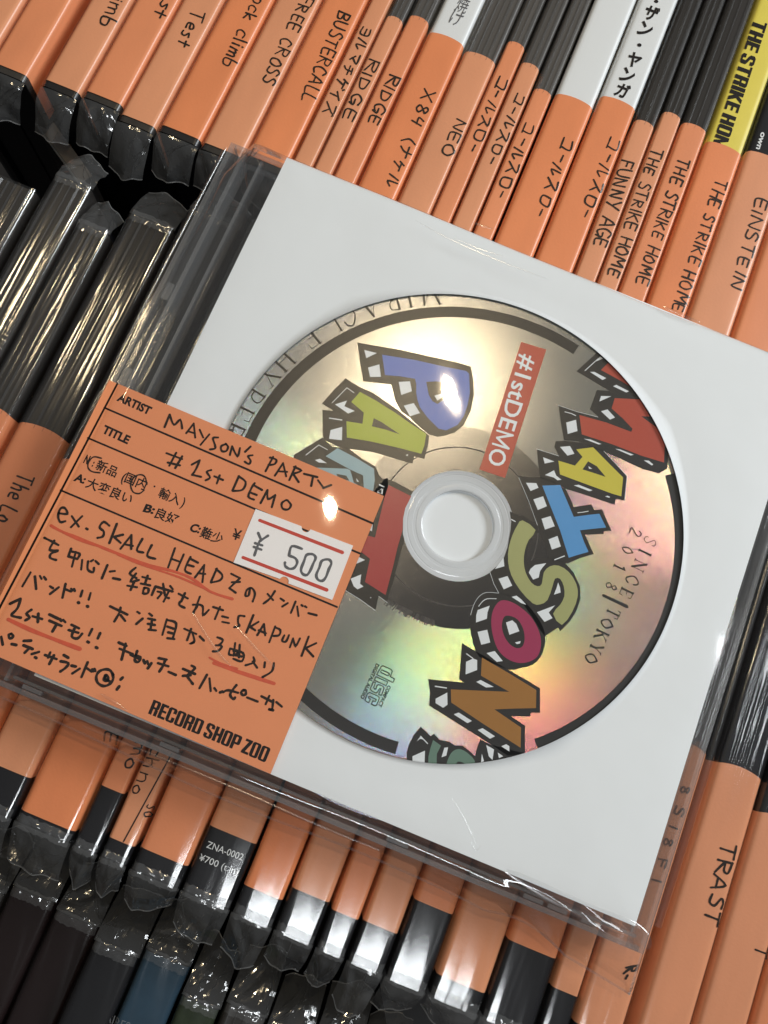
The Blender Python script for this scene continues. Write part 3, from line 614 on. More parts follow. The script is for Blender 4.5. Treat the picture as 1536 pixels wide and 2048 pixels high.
# --- middle row : x0,x1, low end, orange (lo,hi), upper end
R2 = [
 (-136, -126.5, -14, 40, 'dark_grey', 'orange', 'leftmost clear topped case of the middle row', []),
 (-125.5, -115.2, -14, 36, 'dark_grey', 'orange', 'clear topped case left of the two broad glinting ones in the middle row', []),
 (-113.6, -104.0, -14, 41.8, 'dark_grey', 'orange', 'broad clear topped case with a squared clear end, left of the dark gap', []),
 (-103.5, -95.4, -14, 33, 'dark_grey', 'orange', 'broad clear topped case with a crumpled bright end, second from the dark gap', []),
 (-93.8, -82.4, -14.2, 40, 'dark_grey', 'orange', 'clear topped case whose slip begins with The, left of the price card', [('The Lo', S7, (152, 1140), (-40, 1520), (135, 52))]),
 (-81.8, -68.3, -18, 47, 'dark_grey', 'orange_b', 'clear topped case running under the left edge of the bag and price card', []),
 (-67.6, -57.6, -18, 50, 'dark_grey', 'orange_c', 'leftmost orange spine below the price card, with one short glint', []),
 (-57.0, -44.8, -18, 50, 'dark_grey', 'orange_b', 'broad orange spine with a pale rim, below the price card', []),
 (-44.3, -38.9, -18, 50, 'dark_grey', 'orange', 'thin orange spine ending early over a long black end', []),
 (-38.5, -32.6, -18, 50, 'dark_grey', 'orange_c', 'thin orange spine with a ruled line and small letters', []),
 (-31.8, -21.2, -18, 50, 'dark_grey', 'orange', 'orange spine with the largest white glint at its lower end', []),
 (-20.8, -10.2, -20, 50, 'dark_grey', 'orange_c', 'orange spine above the black end printed with a catalogue number', []),
 (-9.8, -1.0, -20, 50, 'dark_grey', 'orange_b', 'orange spine right of the catalogue number one', []),
 (-.6, 7.9, -20, 50, 'dark_grey', 'orange_c', 'palest orange spine below the sleeve', []),
 (8.4, 14.6, -20, 50, 'dark_grey', 'orange', 'narrow orange spine with a glinting wrap right of the palest one', []),
 (15.1, 22.9, -20, 50, 'dark_grey', 'orange_c', 'orange spine with a wide glint on a dark end, left of the black ended one', []),
 (23.3, 32.1, -20, 50, 'dark_grey', 'orange', 'orange spine ending early over a glossy black end', []),
 (32.6, 43.4, -20, 50, 'dark_grey', 'orange_c', 'widest orange spine between two black ended ones', []),
 (43.9, 54.7, -22, 50, 'dark_grey', 'orange', 'orange spine with a crinkled wrap over its black end', []),
 (55.2, 61.2, -22, 50, 'dark_grey', 'orange_c', 'thin orange spine left of the bag corner', []),
 (61.7, 71.6, -24, 52, 'mid_grey', 'orange_c', 'orange spine under the lower right corner of the bag', []),
 (73.9, 84.4, -24.6, 52, 'dark', 'orange_c', 'orange slip case with five capitals at the lower right', [('TRAST', R5, (1172, 85), (1078, 735), (112, 34), .46)]),
 (85.2, 95.4, -31, 52, 'dark', 'orange_c', 'orange slip case right of the five capitals, cut by the photo edge', [('T', R5, (1450, 900), (1430, 985), (110, 42), .42)]),
 (96.0, 106.4, -31, 52, 'dark', 'orange', 'last orange slip case in the lower right corner', []),
]
low = {-67.6: (-81.4, 11), -57.0: (-87.4, 11), -44.3: (-77.3, 10), -38.5: (-85.7, 10), -31.8: (-85.2, 10), -20.8: (-76.4, 11), -9.8: (-84.2, 12), -.6: (-81.2, 9), 8.4: (-82.1, 10), 15.1: (-81.7, 13), 23.3: (-74.3, 9), 32.6: (-85.6, 8), 43.9: (-74.5, 12), 55.2: (-79.5, 9), 61.7: (-84, 8), 73.9: (-88, 0), 85.2: (-88, 0), 96.0: (-88, 0)}
for i, (x0, x1, ot, yt, upk, om, lab, wr) in enumerate(R2):
    ol, fl = low.get(x0, (-84, 0))
    left = x0 < -68
    tl = 0.0
    t, zf = case(x0, x1, -89.5 if x0 < 70 else -90, yt, lab, GR2, orange=(ol, ot), upper=upk, om=om, ends=(fl * .9, 9 if left and i > 1 else 0), seed=i + 40,
                 gloss='wrap_clear' if left or x0 > 60 else 'wrap_gloss', wob=.04 if left else .05, tilt=tl, endcurve=.9)
    if wr: write(t, zf, wr, lim=(x0, x1) if x0 < 80 else None)
    if x0 == -20.8:
        mb = MB()
        a, b = TP(G2, [(112, 778), (400, 885)]); text_mesh(mb, 'ZNA-0002', a, b, (5, -13), ZT, 'white', zf=zf)
        a, b = TP(G2, [(52, 880), (362, 1000)]); text_mesh(mb, '¥700 (t.in)', a, b, (5, -13), ZT, 'white', zf=zf)
        mb.build('printed_lettering', t)
    if x0 == -44.3: write(t, zf, [('mo', G1, (1085, 570), (985, 800), (110, 20), .34)])
    if x0 == -57.0: write(t, zf, [('E', G1, (850, 490), (830, 590), (110, 30), .4)])
    if x0 == -38.5:
        write(t, zf, [('ichno', G1, (1240, 560), (1050, 990), (95, 25), .3), ('so', G1, (1180, 1080), (1140, 1170), (95, 25), .26)])
        mb = MB(); ribbon(mb, to_mm(TP(G1, [(1400, 620), (990, 1370)]), ZT), .3, 'print', zf); mb.build('ruled_line', t)
    if x0 == 61.7: write(t, zf, [('Rー', R5, (395, 1085), (350, 1190), (110, -20), .4), ('8 S I 8 F I', R4, (850, 690), (600, 1450), (75, 18), .4)])

# --- lower left row, further down in the bin
R3 = [
 (-88, -78, 'maroon', 'maroon spine at the lower left corner of the photo'), (-77.5, -67.5, 'dark', 'black spine second from the lower left corner'),
 (-67, -57.5, 'dark_grey', 'grey clear spine third from the lower left corner'), (-57, -46.5, 'maroon', 'very dark maroon case with a tall folded wrap at the lower left'),
 (-46, -35.5, 'maroon', 'dark case under a peaked fold of wrap, left of the black one'), (-35, -24.5, 'dark', 'plain black case left of the dull blue one'),
 (-24, -13.5, 'blue', 'dull blue spine with faint outlined letters at the bottom edge'), (-13, -4, 'green', 'dark green spine beside the dull blue one'),
 (-3.5, 6, 'dark_grey', 'grey clear spine with bright vertical streaks at the bottom edge'), (6.5, 16.5, 'dark', 'black case with a torn wrap end near the bottom edge'),
 (17, 27, 'dark', 'black case under a rounded fold of wrap at the bottom edge'), (27.5, 37.5, 'maroon', 'dark case lowest in the bin left of the orange spines'),
]
for i, (x0, x1, k, lab) in enumerate(R3):
    z3 = -34 if x0 < -40 else -30
    t, zf = case(x0, x1, -240, -108.5 - (i % 3) * 1.2 if x0 < -20 else -112 - (i % 2) * 2, lab, GR3, upper=k, zt=z3, ends=(0, 12 + (i * 5) % 5), seed=i + 90, gloss='wrap', wob=.3)
    if k == 'blue':
        mb = MB(); text_mesh(mb, 'AIRES', (206, 2046), (256, 2062), (6, -17), z3, 'rim', zf=zf); mb.build('printed_lettering', t)

# ================================================================== slim clear case under the sleeve
D1 = (640, 660); D2 = (1000, 660); D3 = (940, 960); D4 = (780, 1180); D5 = (560, 920); D6 = (440, 560)
C1 = (130, 740); C2 = (400, 840); C3 = (0, 960); C4 = (0, 1160); C5 = (300, 1060); C6 = (256, 1240)
t = thing('slim_case', (-4.5, -3, -8.2), 'thin clear plastic case lying flat under the white paper sleeve', 'cd case')
X0, X1, Y0, Y1, ZB, ZU = -75.6, 66.2, -65.6, 60.2, -8.0, -1.6
def wall(name, x0, x1, y0, y1, z0, z1, k='edge'):
    mb = MB(); mb.box(x0, x1, y0, y1, z0, z1, k); return mb.build(name, t)
wall('tray', X0 + .2, X1 - .2, Y0 + .2, Y1 - .2, ZB, ZB + .8, 'case_clear')
wall('case_wall', X0, X0 + 1.1, Y0, Y1, ZB, ZU); wall('case_wall', X1 - 1.1, X1, Y0, Y1, ZB, ZU)
wall('case_wall', X0 + 1.15, X1 - 1.15, Y0, Y0 + 1.0, ZB, ZU); wall('case_wall', X0 + 1.15, X1 - 1.15, Y1 - 1.0, Y1, ZB, ZU)
wall('hinge_bar', X0 + 3.2, X0 + 4.2, Y0 + 1.2, Y1 - 1.2, ZB + .9, ZU - .4); wall('hinge_bar', X0 + 7.6, X0 + 8.3, Y0 + 1.2, Y1 - 1.2, ZB + .9, ZU - .6)
wall('inner_rail', X0 + 9, X1 - 2, Y0 + 2.1, Y0 + 2.7, ZB + .9, ZU - .8)
wall('inner_rail', X1 - 3.4, X1 - 2.8, Y0 + 2.9, Y1 - 2, ZB + .9, ZU - .8)
for (xa, xb) in ((-64, -60), (-35, -31), (12.5, 17), (30, 34), (41, 45), (46, 50), (53, 56)):
    wall('tab', xa, xb, Y0 + 1.15, Y0 + 1.95, ZB + 1.0, ZU - .2)
wall('clip', X0 + 1.3, X0 + 3.0, 20, 24, ZB + 1, ZU - .3); wall('clip', X0 + 1.3, X0 + 3.0, -2, 3, ZB + 1, ZU - .3)

# ================================================================== paper sleeve with round window
WC = (0.9, -0.7); WR = 49.3; PX0, PX1, PY0, PY1 = -62.35, 62.4, -61.25, 61.1
ps = thing('paper_sleeve', (0, 0, -1.4), 'square white paper sleeve with a round window showing the disc', 'paper sleeve')
mb = MB(); NA = 192; NR = 12
def wav(x, y): return 0.16 * math.sin(x * .05 + 1) * math.cos(y * .06) + 0.08 * math.sin(x * .11 + y * .09)
vs = []; fs = []
angs = sorted(set([2 * math.pi * i / NA for i in range(NA)] + [math.atan2(yy - WC[1], xx - WC[0]) % (2 * math.pi) for xx in (PX0, PX1) for yy in (PY0, PY1)]))
na = len(angs)
for a in angs:
    c, s = math.cos(a), math.sin(a)
    d = min([((PX1 if c > 0 else PX0) - WC[0]) / c if abs(c) > 1e-9 else 1e9, ((PY1 if s > 0 else PY0) - WC[1]) / s if abs(s) > 1e-9 else 1e9])
    for r in range(NR + 1):
        q = r / NR; rr = WR + (d - WR) * q; x = WC[0] + c * rr; y = WC[1] + s * rr
        vs.append((x, y, wav(x, y) * min(1, q * 3) - .25 * q ** 4))
for i in range(na):
    j = (i + 1) % na
    for r in range(NR): a = i * (NR + 1) + r; b = j * (NR + 1) + r; fs.append((a, a + 1, b + 1, b))
nv = len(vs)
low_ = [(x, y, z - .14) for x, y, z in vs]
fs2 = [(a, a + nv, b + nv, b) for a, b in [((i * (NR + 1)), ((i + 1) % na) * (NR + 1)) for i in range(na)]]
mb.add(vs + low_, fs + fs2, 'paper'); mb.build('front_panel', ps, smooth=True)
mb = MB(); mb.add([(PX0, PY0, -1.9), (PX1, PY0, -1.9), (PX1, PY1, -1.9), (PX0, PY1, -1.9)], [(0, 1, 2, 3)], 'paper'); mb.build('back_panel', ps)

# ================================================================== the disc
DC = (3.2, -1.75); ZD = -0.62
dk = thing('compact_disc', (DC[0], DC[1], ZD - 1.2), 'silver disc with colourful cartoon lettering seen through the round window', 'disc')
def ring(mb, c, r0, r1, z, k, a0=0, a1=360, n=180, z1=None):
    vs = []; fs = []
    for i in range(n + 1):
        a = math.radians(a0 + (a1 - a0) * i / n)
        for r, zz in ((r0, z), (r1, z if z1 is None else z1)): vs.append((c[0] + r * math.cos(a), c[1] + r * math.sin(a), zz))
    for i in range(n): fs.append((2 * i, 2 * i + 1, 2 * i + 3, 2 * i + 2))
    mb.add(vs, fs, k)
mb = MB(); ring(mb, DC, 11.66, 60, ZD, 'silver'); ring(mb, DC, 60, 60, ZD, 'silver', z1=ZD - 1.2); ring(mb, DC, 11.66, 60, ZD - 1.2, 'd_band')
dd = mb.build('disc_body', dk)
mb = MB(); ring(mb, DC, 11.68, 21.3, ZD + .010, 'd_band'); ring(mb, DC, 16.6, 16.85, ZD + .022, 'mid_grey')
mb.build('mirror_band', dk)
# clear hub: ridged profile
mb = MB()
prof = [(7.5, -1.15), (7.5, -.1), (7.7, .0), (8.2, .02), (8.7, .0), (8.9, -.06), (9.4, -.06), (9.6, -.01), (10.5, .0), (10.7, -.05), (10.9, .0), (11.66, -.01), (11.66, -1.15)]
for (r0, z0), (r1, z1) in zip(prof, prof[1:]): ring(mb, DC, r0, r1, ZD + z0, 'hub', z1=ZD + z1, n=96)
mb.build('clear_hub', dk, smooth=False)
# printed ring, broken where the lettering crosses it
RC = (3.25, -1.2)
def ang(px, py):
    x, y = U(px, py, ZD); return math.degrees(math.atan2(y - RC[1], x - RC[0]))
mb = MB()
a_tr = ang(1152, 700); a_r1 = ang(1343, 948); a_be = ang(1072, 1488); a_bl = ang(793, 1500)
ring(mb, RC, 45.55, 48.0, ZD + .016, 'd_black', a_tr, a_bl + 360 if a_bl < 0 else a_bl, n=150)
ring(mb, RC, 45.55, 49.6, ZD + .016, 'd_black', a_be, a_r1, n=80)
mb.build('printed_ring', dk)

ZO, ZFILL, ZC = ZD + .030, ZD + .046, ZD + .062
def letter(outline, fills, chips=(), counters=(), lines=(), label=None, ok='d_black'):
    mb = MB()
    tile, o = outline; polygon(mb, to_mm(TP(tile, o), ZO), ok, ZO)
    # thin white keyline just outside parts of the outline is part of the print
    for (tl, pts, k) in fills: polygon(mb, to_mm(TP(tl, pts), ZFILL), k, ZFILL)
    for (tl, pts) in counters: polygon(mb, to_mm(TP(tl, pts), ZFILL + .008), ok, ZFILL + .008)
    for (tl, pts) in chips: polygon(mb, to_mm(TP(tl, pts), ZC), 'd_white', ZC)
    for (tl, pts, wd) in lines: ribbon(mb, to_mm(TP(tl, pts), ZC), wd, 'd_white', lambda x, y: ZC)
    return mb.build('printed_letter', dk, label=label)
letter((D1, [(298, 100), (620, 155), (1110, 262), (1205, 292), (1228, 400), (1232, 520), (1205, 650), (1150, 760), (1080, 820), (1000, 845), (940, 855), (870, 835), (790, 770), (720, 700), (650, 650), (605, 570), (585, 490), (570, 435), (345, 410)]),
       [(D1, [(497, 198), (760, 240), (1000, 295), (1170, 328), (1192, 350), (1199, 500), (1180, 600), (1150, 690), (1100, 760), (1010, 802), (950, 790), (860, 700), (800, 620), (780, 560), (770, 500), (770, 430), (760, 390), (640, 370), (520, 360)], 'd_navy')],
       [(D1, p) for p in ([(355, 160), (455, 185), (370, 225)], [(385, 300), (475, 275), (487, 375), (400, 375)], [(630, 415), (720, 410), (735, 490), (650, 520)], [(670, 605), (750, 585), (800, 665), (720, 690)], [(915, 525), (985, 505), (975, 540), (940, 565)])],
       [(D1, [(850, 415), (930, 410), (1015, 425), (1010, 500), (985, 560), (940, 592), (900, 570), (870, 520)])])
letter((D1, [(205, 386), (315, 455), (420, 500), (630, 645), (750, 745), (875, 845), (868, 905), (835, 1032), (752, 1012), (740, 1070), (620, 1035), (420, 975), (215, 948), (150, 935), (40, 880), (20, 850), (20, 640), (105, 645), (15, 588), (110, 480)]),
       [(D1, [(320, 495), (440, 560), (600, 660), (720, 745), (850, 830), (835, 925), (810, 990), (640, 945), (400, 890), (215, 860), (212, 730), (340, 750), (350, 660), (250, 575)], 'd_lime')],
       [(D1, p) for p in ([(120, 595), (215, 565), (195, 610), (278, 648), (225, 668)], [(85, 800), (178, 775), (175, 882), (72, 870)], [(685, 1000), (705, 995), (700, 1008)])],
       [(D1, [(430, 705), (490, 735), (640, 835), (520, 795), (415, 770)])],
       [(D1, [(98, 582), (215, 462), (272, 502)], .14), (D1, [(75, 705), (175, 720)], .2)])
letter((D1, [(-210, 1000), (20, 860), (100, 935), (225, 945), (340, 1030), (445, 1092), (470, 1160), (500, 1190), (545, 1185), (540, 1330), (300, 1500), (-200, 1300)]),
       [(D1, [(140, 945), (300, 1030), (432, 1110), (438, 1200), (425, 1290), (350, 1262), (345, 1165), (240, 1115), (45, 1010)], 'd_teal'), (D1, [(-40, 1100), (215, 1110), (240, 1120), (275, 1222), (340, 1262), (330, 1320), (60, 1220), (-40, 1180)], 'd_teal')],
       [(D1, p) for p in ([(290, 1185), (312, 1215), (295, 1212)], [(495, 1265), (490, 1310), (455, 1300)], [(-40, 1040), (0, 1030), (55, 1065), (-10, 1060)])],
       [(D1, [(243, 1120), (340, 1160), (345, 1200), (335, 1250), (270, 1220)]), (D1, [(130, 1150), (210, 1165), (235, 1205), (150, 1190)])],
       [(D1, [(475, 1235), (512, 1255)], .2), (D1, [(-112, 1000), (-10, 920), (60, 958)], .14)])
letter((D5, [(840, 150), (900, 165), (1066, 252), (1010, 345), (985, 470), (983, 590), (996, 640), (950, 800), (900, 1000), (866, 1092), (860, 1145), (788, 1092), (765, 1200), (620, 1100), (525, 1042), (430, 930), (600, 600), (760, 240)]),
       [(D5, [(870, 200), (1050, 290), (1000, 390), (985, 470), (980, 560), (940, 700), (905, 850), (845, 1080), (680, 975), (720, 790), (655, 740), (600, 720), (640, 600), (700, 605), (760, 620), (835, 300)], 'd_darkred')],
       [(D5, p) for p in ([(620, 770), (680, 800), (600, 835)], [(565, 950), (650, 915), (640, 990), (668, 1012), (620, 1035), (590, 1010)], [(825, 230), (820, 275), (778, 250)], [(745, 500), (735, 570), (718, 562)], [(726, 1096), (732, 1104), (720, 1104)])],
       [], [(D5, [(795, 200), (822, 212)], .2), (D5, [(525, 1045), (640, 1115), (760, 1202)], .09), (D5, [(790, 1090), (860, 1142)], .09)])
letter((D2, [(775, 180), (950, 120), (1450, 600), (1380, 900), (1345, 1000), (1338, 1110), (1272, 1147), (1140, 1112), (980, 1035), (830, 972), (750, 940), (620, 890), (510, 880), (488, 740), (468, 603), (620, 655), (790, 697), (720, 632), (775, 480), (877, 487), (612, 330)]),
       [(D2, [(865, 262), (950, 330), (1040, 430), (1090, 480), (940, 392), (808, 320)], 'd_red'),
        (D2, [(918, 545), (1120, 555), (1200, 692), (1130, 690), (1260, 785), (1318, 910), (1312, 1060), (1130, 1005), (900, 915), (655, 835), (635, 680), (850, 740), (1050, 815), (1060, 790), (980, 705), (893, 628)], 'd_red')],
       [(D2, p) for p in ([(720, 335), (755, 335), (850, 385), (820, 400)], [(905, 450), (930, 438), (1032, 490), (1010, 500)], [(808, 528), (890, 530), (795, 572)], [(808, 650), (860, 635), (920, 700), (880, 717)], [(530, 740), (608, 718), (620, 808), (542, 832)], [(670, 870), (725, 876), (812, 912), (790, 916)], [(922, 950), (960, 955), (1070, 998), (1045, 1004)], [(1150, 1042), (1190, 1045), (1226, 1075), (1215, 1084)], [(800, 212), (825, 228), (770, 250)])],
       [], [(D2, [(520, 655), (570, 668), (605, 685)], .18), (D2, [(680, 325), (790, 225)], .14), (D2, [(466, 603), (620, 655), (785, 697)], .07)])
letter((D2, [(445, 890), (530, 885), (640, 900), (750, 935), (830, 970), (920, 1060), (1016, 1170), (995, 1366), (925, 1350), (918, 1398), (700, 1325), (520, 1268), (480, 1240), (320, 1180), (318, 1170), (305, 1060), (295, 953), (400, 985), (472, 1010), (435, 935)]),
       [(D2, [(610, 955), (745, 938), (860, 1055), (985, 1180), (970, 1330), (900, 1310), (640, 1215), (480, 1155), (467, 1045), (600, 1085), (660, 1015)], 'd_yellow')],
       [(D2, p) for p in ([(480, 935), (560, 928), (595, 990), (540, 1005)], [(345, 1018), (435, 1052), (358, 1068)], [(360, 1160), (432, 1122), (450, 1165), (492, 1198), (460, 1202), (430, 1180)], [(590, 1243), (630, 1238), (740, 1282), (715, 1290)], [(842, 1332), (860, 1325), (880, 1335), (875, 1342)], [(708, 1090), (738, 1110), (712, 1110)])],
       [(D2, [(705, 1050), (775, 1090), (845, 1175), (755, 1145), (660, 1115)])], [(D2, [(295, 953), (470, 1008)], .07), (D2, [(830, 968), (1016, 1168), (996, 1366)], .07)])
letter((D3, [(385, -35), (470, -22), (560, -25), (680, 20), (765, 72), (800, 140), (830, 217), (970, 193), (995, 240), (1057, 235), (1132, 406), (1070, 410), (1072, 432), (920, 438), (990, 592), (880, 625), (778, 668), (640, 630), (625, 620), (580, 480), (540, 362), (460, 150)]),
       [(D3, [(578, 45), (722, 40), (775, 165), (830, 295), (940, 280), (1035, 270), (1088, 380), (985, 390), (880, 402), (910, 490), (948, 575), (860, 600), (790, 622), (720, 400), (640, 200)], 'd_blue')],
       [(D3, p) for p in ([(448, 22), (530, 25), (548, 62), (485, 88)], [(507, 155), (585, 130), (615, 210), (543, 240)], [(572, 310), (645, 288), (678, 370), (600, 397)], [(628, 475), (700, 447), (727, 532), (655, 557)])],
       [], [(D3, [(678, 638), (755, 608)], .2), (D3, [(862, 262), (900, 258), (945, 250)], .16), (D3, [(390, -20), (470, 170), (540, 362)], .08)])
letter((D3, [(318, 250), (405, 290), (425, 288), (540, 362), (552, 418), (505, 450), (478, 490), (458, 560), (455, 665), (520, 630), (620, 622), (690, 640), (760, 662), (830, 740), (880, 850), (885, 950), (850, 1050), (800, 1130), (722, 1210), (705, 1180), (600, 1250), (560, 1200), (500, 1100), (430, 1000), (330, 930), (228, 905), (190, 830), (158, 738), (215, 690), (272, 620), (300, 540), (325, 400), (330, 330)]),
       [(D3, catmull([(420, 322), (525, 400), (470, 480), (440, 560), (430, 650), (445, 740), (490, 820), (540, 850), (575, 830), (590, 740), (640, 690), (710, 685), (790, 735), (850, 830), (862, 930), (820, 1050), (735, 1160), (665, 1070), (720, 1000), (755, 930), (750, 850), (720, 790), (680, 790), (660, 850), (620, 960), (560, 995), (500, 985), (400, 880), (330, 760), (305, 650), (310, 540), (340, 440), (380, 360)], 2, True), 'd_olive')],
       [(D3, p) for p in ([(470, 740), (485, 710), (520, 680), (610, 665), (580, 700), (560, 730), (550, 780), (505, 797)], [(705, 820), (720, 860), (725, 900), (672, 917), (690, 870)], [(535, 1058), (680, 1003), (630, 1060), (660, 1105), (597, 1135)], [(228, 790), (300, 768), (338, 845), (270, 875)], [(268, 620), (275, 690), (200, 712)], [(333, 935), (372, 925), (410, 955), (450, 998), (410, 985)])],
       [], [(D3, [(330, 315), (362, 332)], .2), (D3, [(160, 740), (190, 830), (230, 905)], .08)])
letter((D3, catmull([(5, 1080), (30, 1000), (70, 935), (130, 900), (235, 905), (400, 950), (480, 1020), (560, 1130), (600, 1230), (596, 1330), (565, 1415), (500, 1480), (410, 1502), (320, 1520), (200, 1475), (110, 1440), (50, 1380), (12, 1250), (0, 1150)], 2, True)),
       [(D3, catmull([(245, 965), (330, 975), (420, 1030), (500, 1110), (555, 1220), (568, 1320), (540, 1410), (470, 1455), (380, 1462), (290, 1425), (220, 1350), (180, 1230), (170, 1120), (190, 1030)], 3, True), 'd_magenta')],
       [(D3, p) for p in ([(288, 1140), (338, 1122), (370, 1150), (395, 1210), (315, 1238)], [(360, 1300), (405, 1288), (400, 1308), (375, 1313)], [(62, 1040), (158, 1005), (140, 1060), (135, 1110), (48, 1140), (50, 1080)], [(60, 1215), (138, 1198), (162, 1300), (90, 1318)], [(132, 1385), (198, 1368), (262, 1448), (215, 1455)])],
       [(D3, catmull([(270, 1100), (310, 1085), (380, 1115), (425, 1190), (437, 1270), (420, 1330), (375, 1345), (320, 1315), (275, 1250), (255, 1170)], 3, True))],
       [(D3, catmull([(70, 1010), (100, 972), (140, 950), (210, 950)], 3), .15), (D3, catmull([(5, 1080), (30, 1000), (70, 935), (130, 900), (230, 905)], 3), .08)])
letter((D4, [(575, 425), (640, 465), (740, 520), (960, 645), (1100, 725), (1200, 785), (1200, 982), (1128, 982), (1122, 1012), (968, 1010), (1080, 1085), (1080, 1308), (940, 1325), (800, 1230), (560, 1080), (312, 925), (320, 820), (305, 712), (450, 728), (592, 740), (553, 712)]),
       [(D4, [(735, 540), (950, 665), (1170, 800), (1168, 945), (1000, 948), (835, 955), (1048, 1100), (1045, 1262), (760, 1080), (490, 900), (487, 795), (720, 805), (955, 815), (840, 750), (728, 685)], 'd_brown')],
       [(D4, p) for p in ([(608, 575), (665, 548), (697, 560), (697, 640), (605, 675)], [(690, 735), (725, 720), (830, 775), (768, 780)], [(365, 870), (458, 820), (460, 918), (425, 942), (365, 905)], [(510, 995), (550, 980), (655, 1048), (620, 1065)], [(702, 1120), (740, 1105), (840, 1170), (800, 1190), (750, 1155)], [(890, 1250), (930, 1233), (955, 1250), (955, 1292)])],
       [], [(D4, [(612, 510), (662, 546)], .18), (D4, [(362, 770), (452, 784)], .2)])
letter((D4, [(245, 1093), (285, 1130), (325, 1168), (352, 1150), (400, 1200), (440, 1205), (480, 1215), (520, 1245), (580, 1245), (640, 1290), (680, 1330), (700, 1250), (722, 1195), (800, 1235), (1080, 1308), (1080, 1420), (600, 1460), (130, 1420), (135, 1300), (150, 1240), (190, 1160)]),
       [(D4, [(345, 1200), (408, 1245), (375, 1310), (372, 1420), (305, 1420), (308, 1330), (325, 1260)], 'd_green'), (D4, catmull([(462, 1420), (470, 1340), (510, 1285), (570, 1275), (640, 1320), (680, 1380), (620, 1425)], 3, True), 'd_green')],
       [(D4, p) for p in ([(215, 1210), (245, 1170), (265, 1195), (240, 1190)], [(180, 1330), (280, 1285), (275, 1420), (180, 1420)], [(435, 1262), (465, 1258), (450, 1325), (412, 1338)], [(770, 1240), (832, 1275), (820, 1360), (790, 1330)], [(862, 1300), (905, 1330), (872, 1345)], [(735, 1310), (752, 1370), (728, 1380)])],
       [(D4, catmull([(530, 1400), (545, 1372), (590, 1385), (590, 1420), (540, 1430)], 3, True))], [(D4, [(245, 1170), (300, 1228)], .2)])
# red box with the demo title
mb = MB()
q = [(1042.5, 684), (1092.5, 699), (1010, 956), (959, 939)]
polygon(mb, to_mm(q, ZO), 'd_tag', ZO)
bl = lambda f: (1043 - 69 * f, 706 + 220 * f)
text_mesh(mb, '#1stDE', bl(0), bl(.672), (32, 10), ZFILL, 'd_white', bold=.012)
text_mesh(mb, 'O', bl(.855), bl(1.0), (32, 10), ZFILL, 'd_white', bold=.012)
for q in ([(.705, 0), (.705, .97)], [(.705, .95), (.765, .12)], [(.765, .12), (.825, .95)], [(.825, .97), (.825, 0)]):
    ribbon(mb, [U(bl(f_)[0] + 32 * u_, bl(f_)[1] + 10 * u_, ZFILL) for f_, u_ in q], .50, 'd_white', lambda x, y: ZFILL)
mb.build('title_box', dk)
